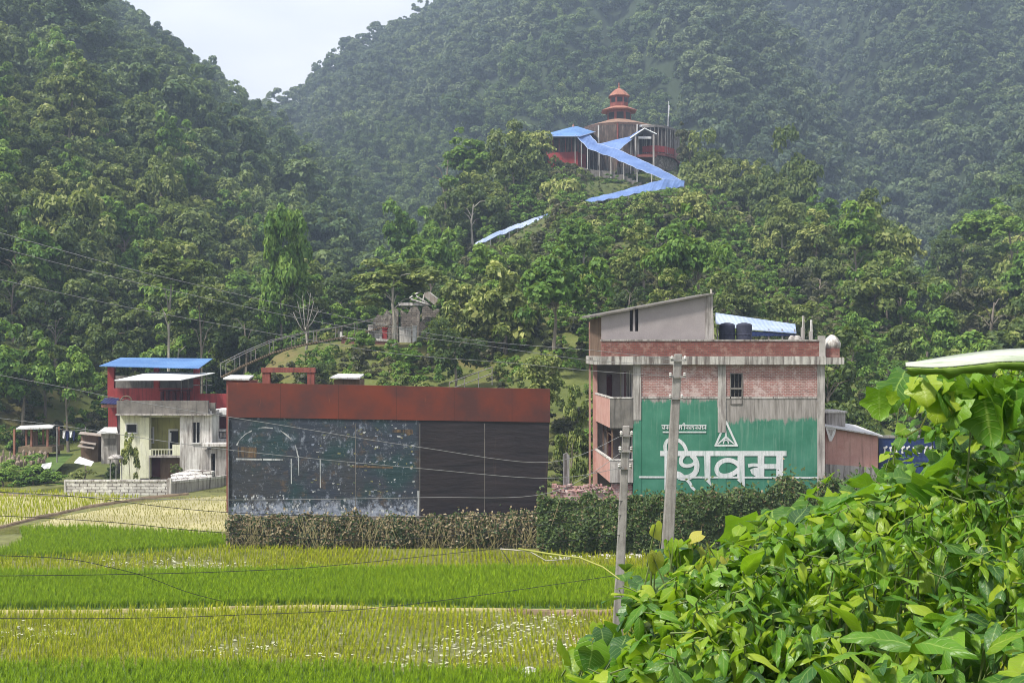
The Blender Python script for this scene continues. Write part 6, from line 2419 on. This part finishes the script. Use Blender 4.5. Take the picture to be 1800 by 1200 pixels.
# tendrils
for pts, lb in (([(1590, 768, 8.6), (1618, 752, 8.6), (1630, 728, 8.6), (1642, 715, 8.6), (1652, 720, 8.6), (1658, 736, 8.6), (1664, 760, 8.6)], 'pale arching tendril beside the dense climber'),
                ([(912, 964, 7), (960, 972, 6.8), (1020, 980, 6.6), (1060, 996, 6.4), (1090, 1018, 6.2)], 'yellow tendril reaching left over the paddy from the heart leaved shrub'),
                ([(1800, 925, 6.4), (1770, 945, 6.4), (1730, 950, 6.4), (1690, 962, 6.4)], 'pale shoot at the right edge above the lime green shrub')):
    MB().tube([at(*p) for p in pts], .007, .004, 6).build('vine_tendril', M['fg_y'], None, lb, 'tendril', 'pale vine tendrils', smooth=True)

# very large drooping leaf at the right edge: sky reflection painted pale on the upper face, green hanging front
def sheet(ctr, mat, name, parent, th=.006):
    nR = len(ctr)
    nC = len(ctr[0])
    v = [tuple(p) for r_ in ctr for p in r_]
    f = [(i * nC + j, i * nC + j + 1, (i + 1) * nC + j + 1, (i + 1) * nC + j) for i in range(nR - 1) for j in range(nC - 1)]
    o = MB().add(v, f).build(name, M[mat], parent, smooth=True)
    sm_ = o.modifiers.new('thick', 'SOLIDIFY')
    sm_.thickness = th
    return o


gl_ = thing('giant_leaf', 'giant drooping leaf with a white upper face and green hanging edge at the right border', 'leaf', at(1700, 640, 6))
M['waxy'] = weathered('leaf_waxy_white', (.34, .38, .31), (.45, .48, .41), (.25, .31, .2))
xs_ = np.linspace(1592, 1905, 26)
topc, fold, low = [], [], []
for a in xs_:
    t = (a - 1592) / 313
    yt = 640 - 27 * math.sin(min(1, t * 1.35) * math.pi / 2)
    yf = 642 + 3 * math.sin(t * 9) + (2 if t < .4 else 2 - 14 * (t - .4)) - (6 * t)
    yl = yf + 15 * math.sin(math.pi * min(1, t * 1.0 + .1)) ** .5 + 4 * math.sin(t * 31) + 3 * math.sin(t * 57)
    topc.append(at(a, min(yt, yf - .5), 6.9))
    fold.append(at(a, yf, 6.0))
    low.append(at(a, yl, 6.1))
mid1 = [tuple((Vector(p) * .5 + Vector(q) * .5 + Vector((0, 0, .012)))) for p, q in zip(topc, fold)]
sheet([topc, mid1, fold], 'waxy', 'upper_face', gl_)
fold2 = [(a, c - .008, z - .004) for a, c, z in fold]
mid2 = [tuple((Vector(p) * .5 + Vector(q) * .5 + Vector((0, -.04, 0)))) for p, q in zip(fold2, low)]
sheet([fold2, mid2, low], 'fg', 'hanging_edge', gl_)
MB().tube([(at(1850, 640, 6.5)), at(1862, 760, 6.8), (xpx(1870, 7.5), 7.5, H1(xpx(1870, 7.5), 7.5))], .02, .03, 7).build('stalk', M['stem'], gl_)

# ------------------------------------------------------------ haze
k = bpy.data.materials.new('haze_air')
k.use_nodes = True
t_ = k.node_tree
t_.nodes.remove(t_.nodes['Principled BSDF'])
pv = t_.nodes.new('ShaderNodeVolumePrincipled')
pv.inputs['Color'].default_value = (.60, .76, 1, 1)
pv.inputs['Density'].default_value = HAZE = .00058
pv.inputs['Anisotropy'].default_value = .1
t_.links.new(pv.outputs[0], t_.nodes['Material Output'].inputs['Volume'])
MB().box(-860, 860, -62, 990, -1, 420).build('haze', k, kind='stuff', label='thin pale haze filling the valley', cat='haze')
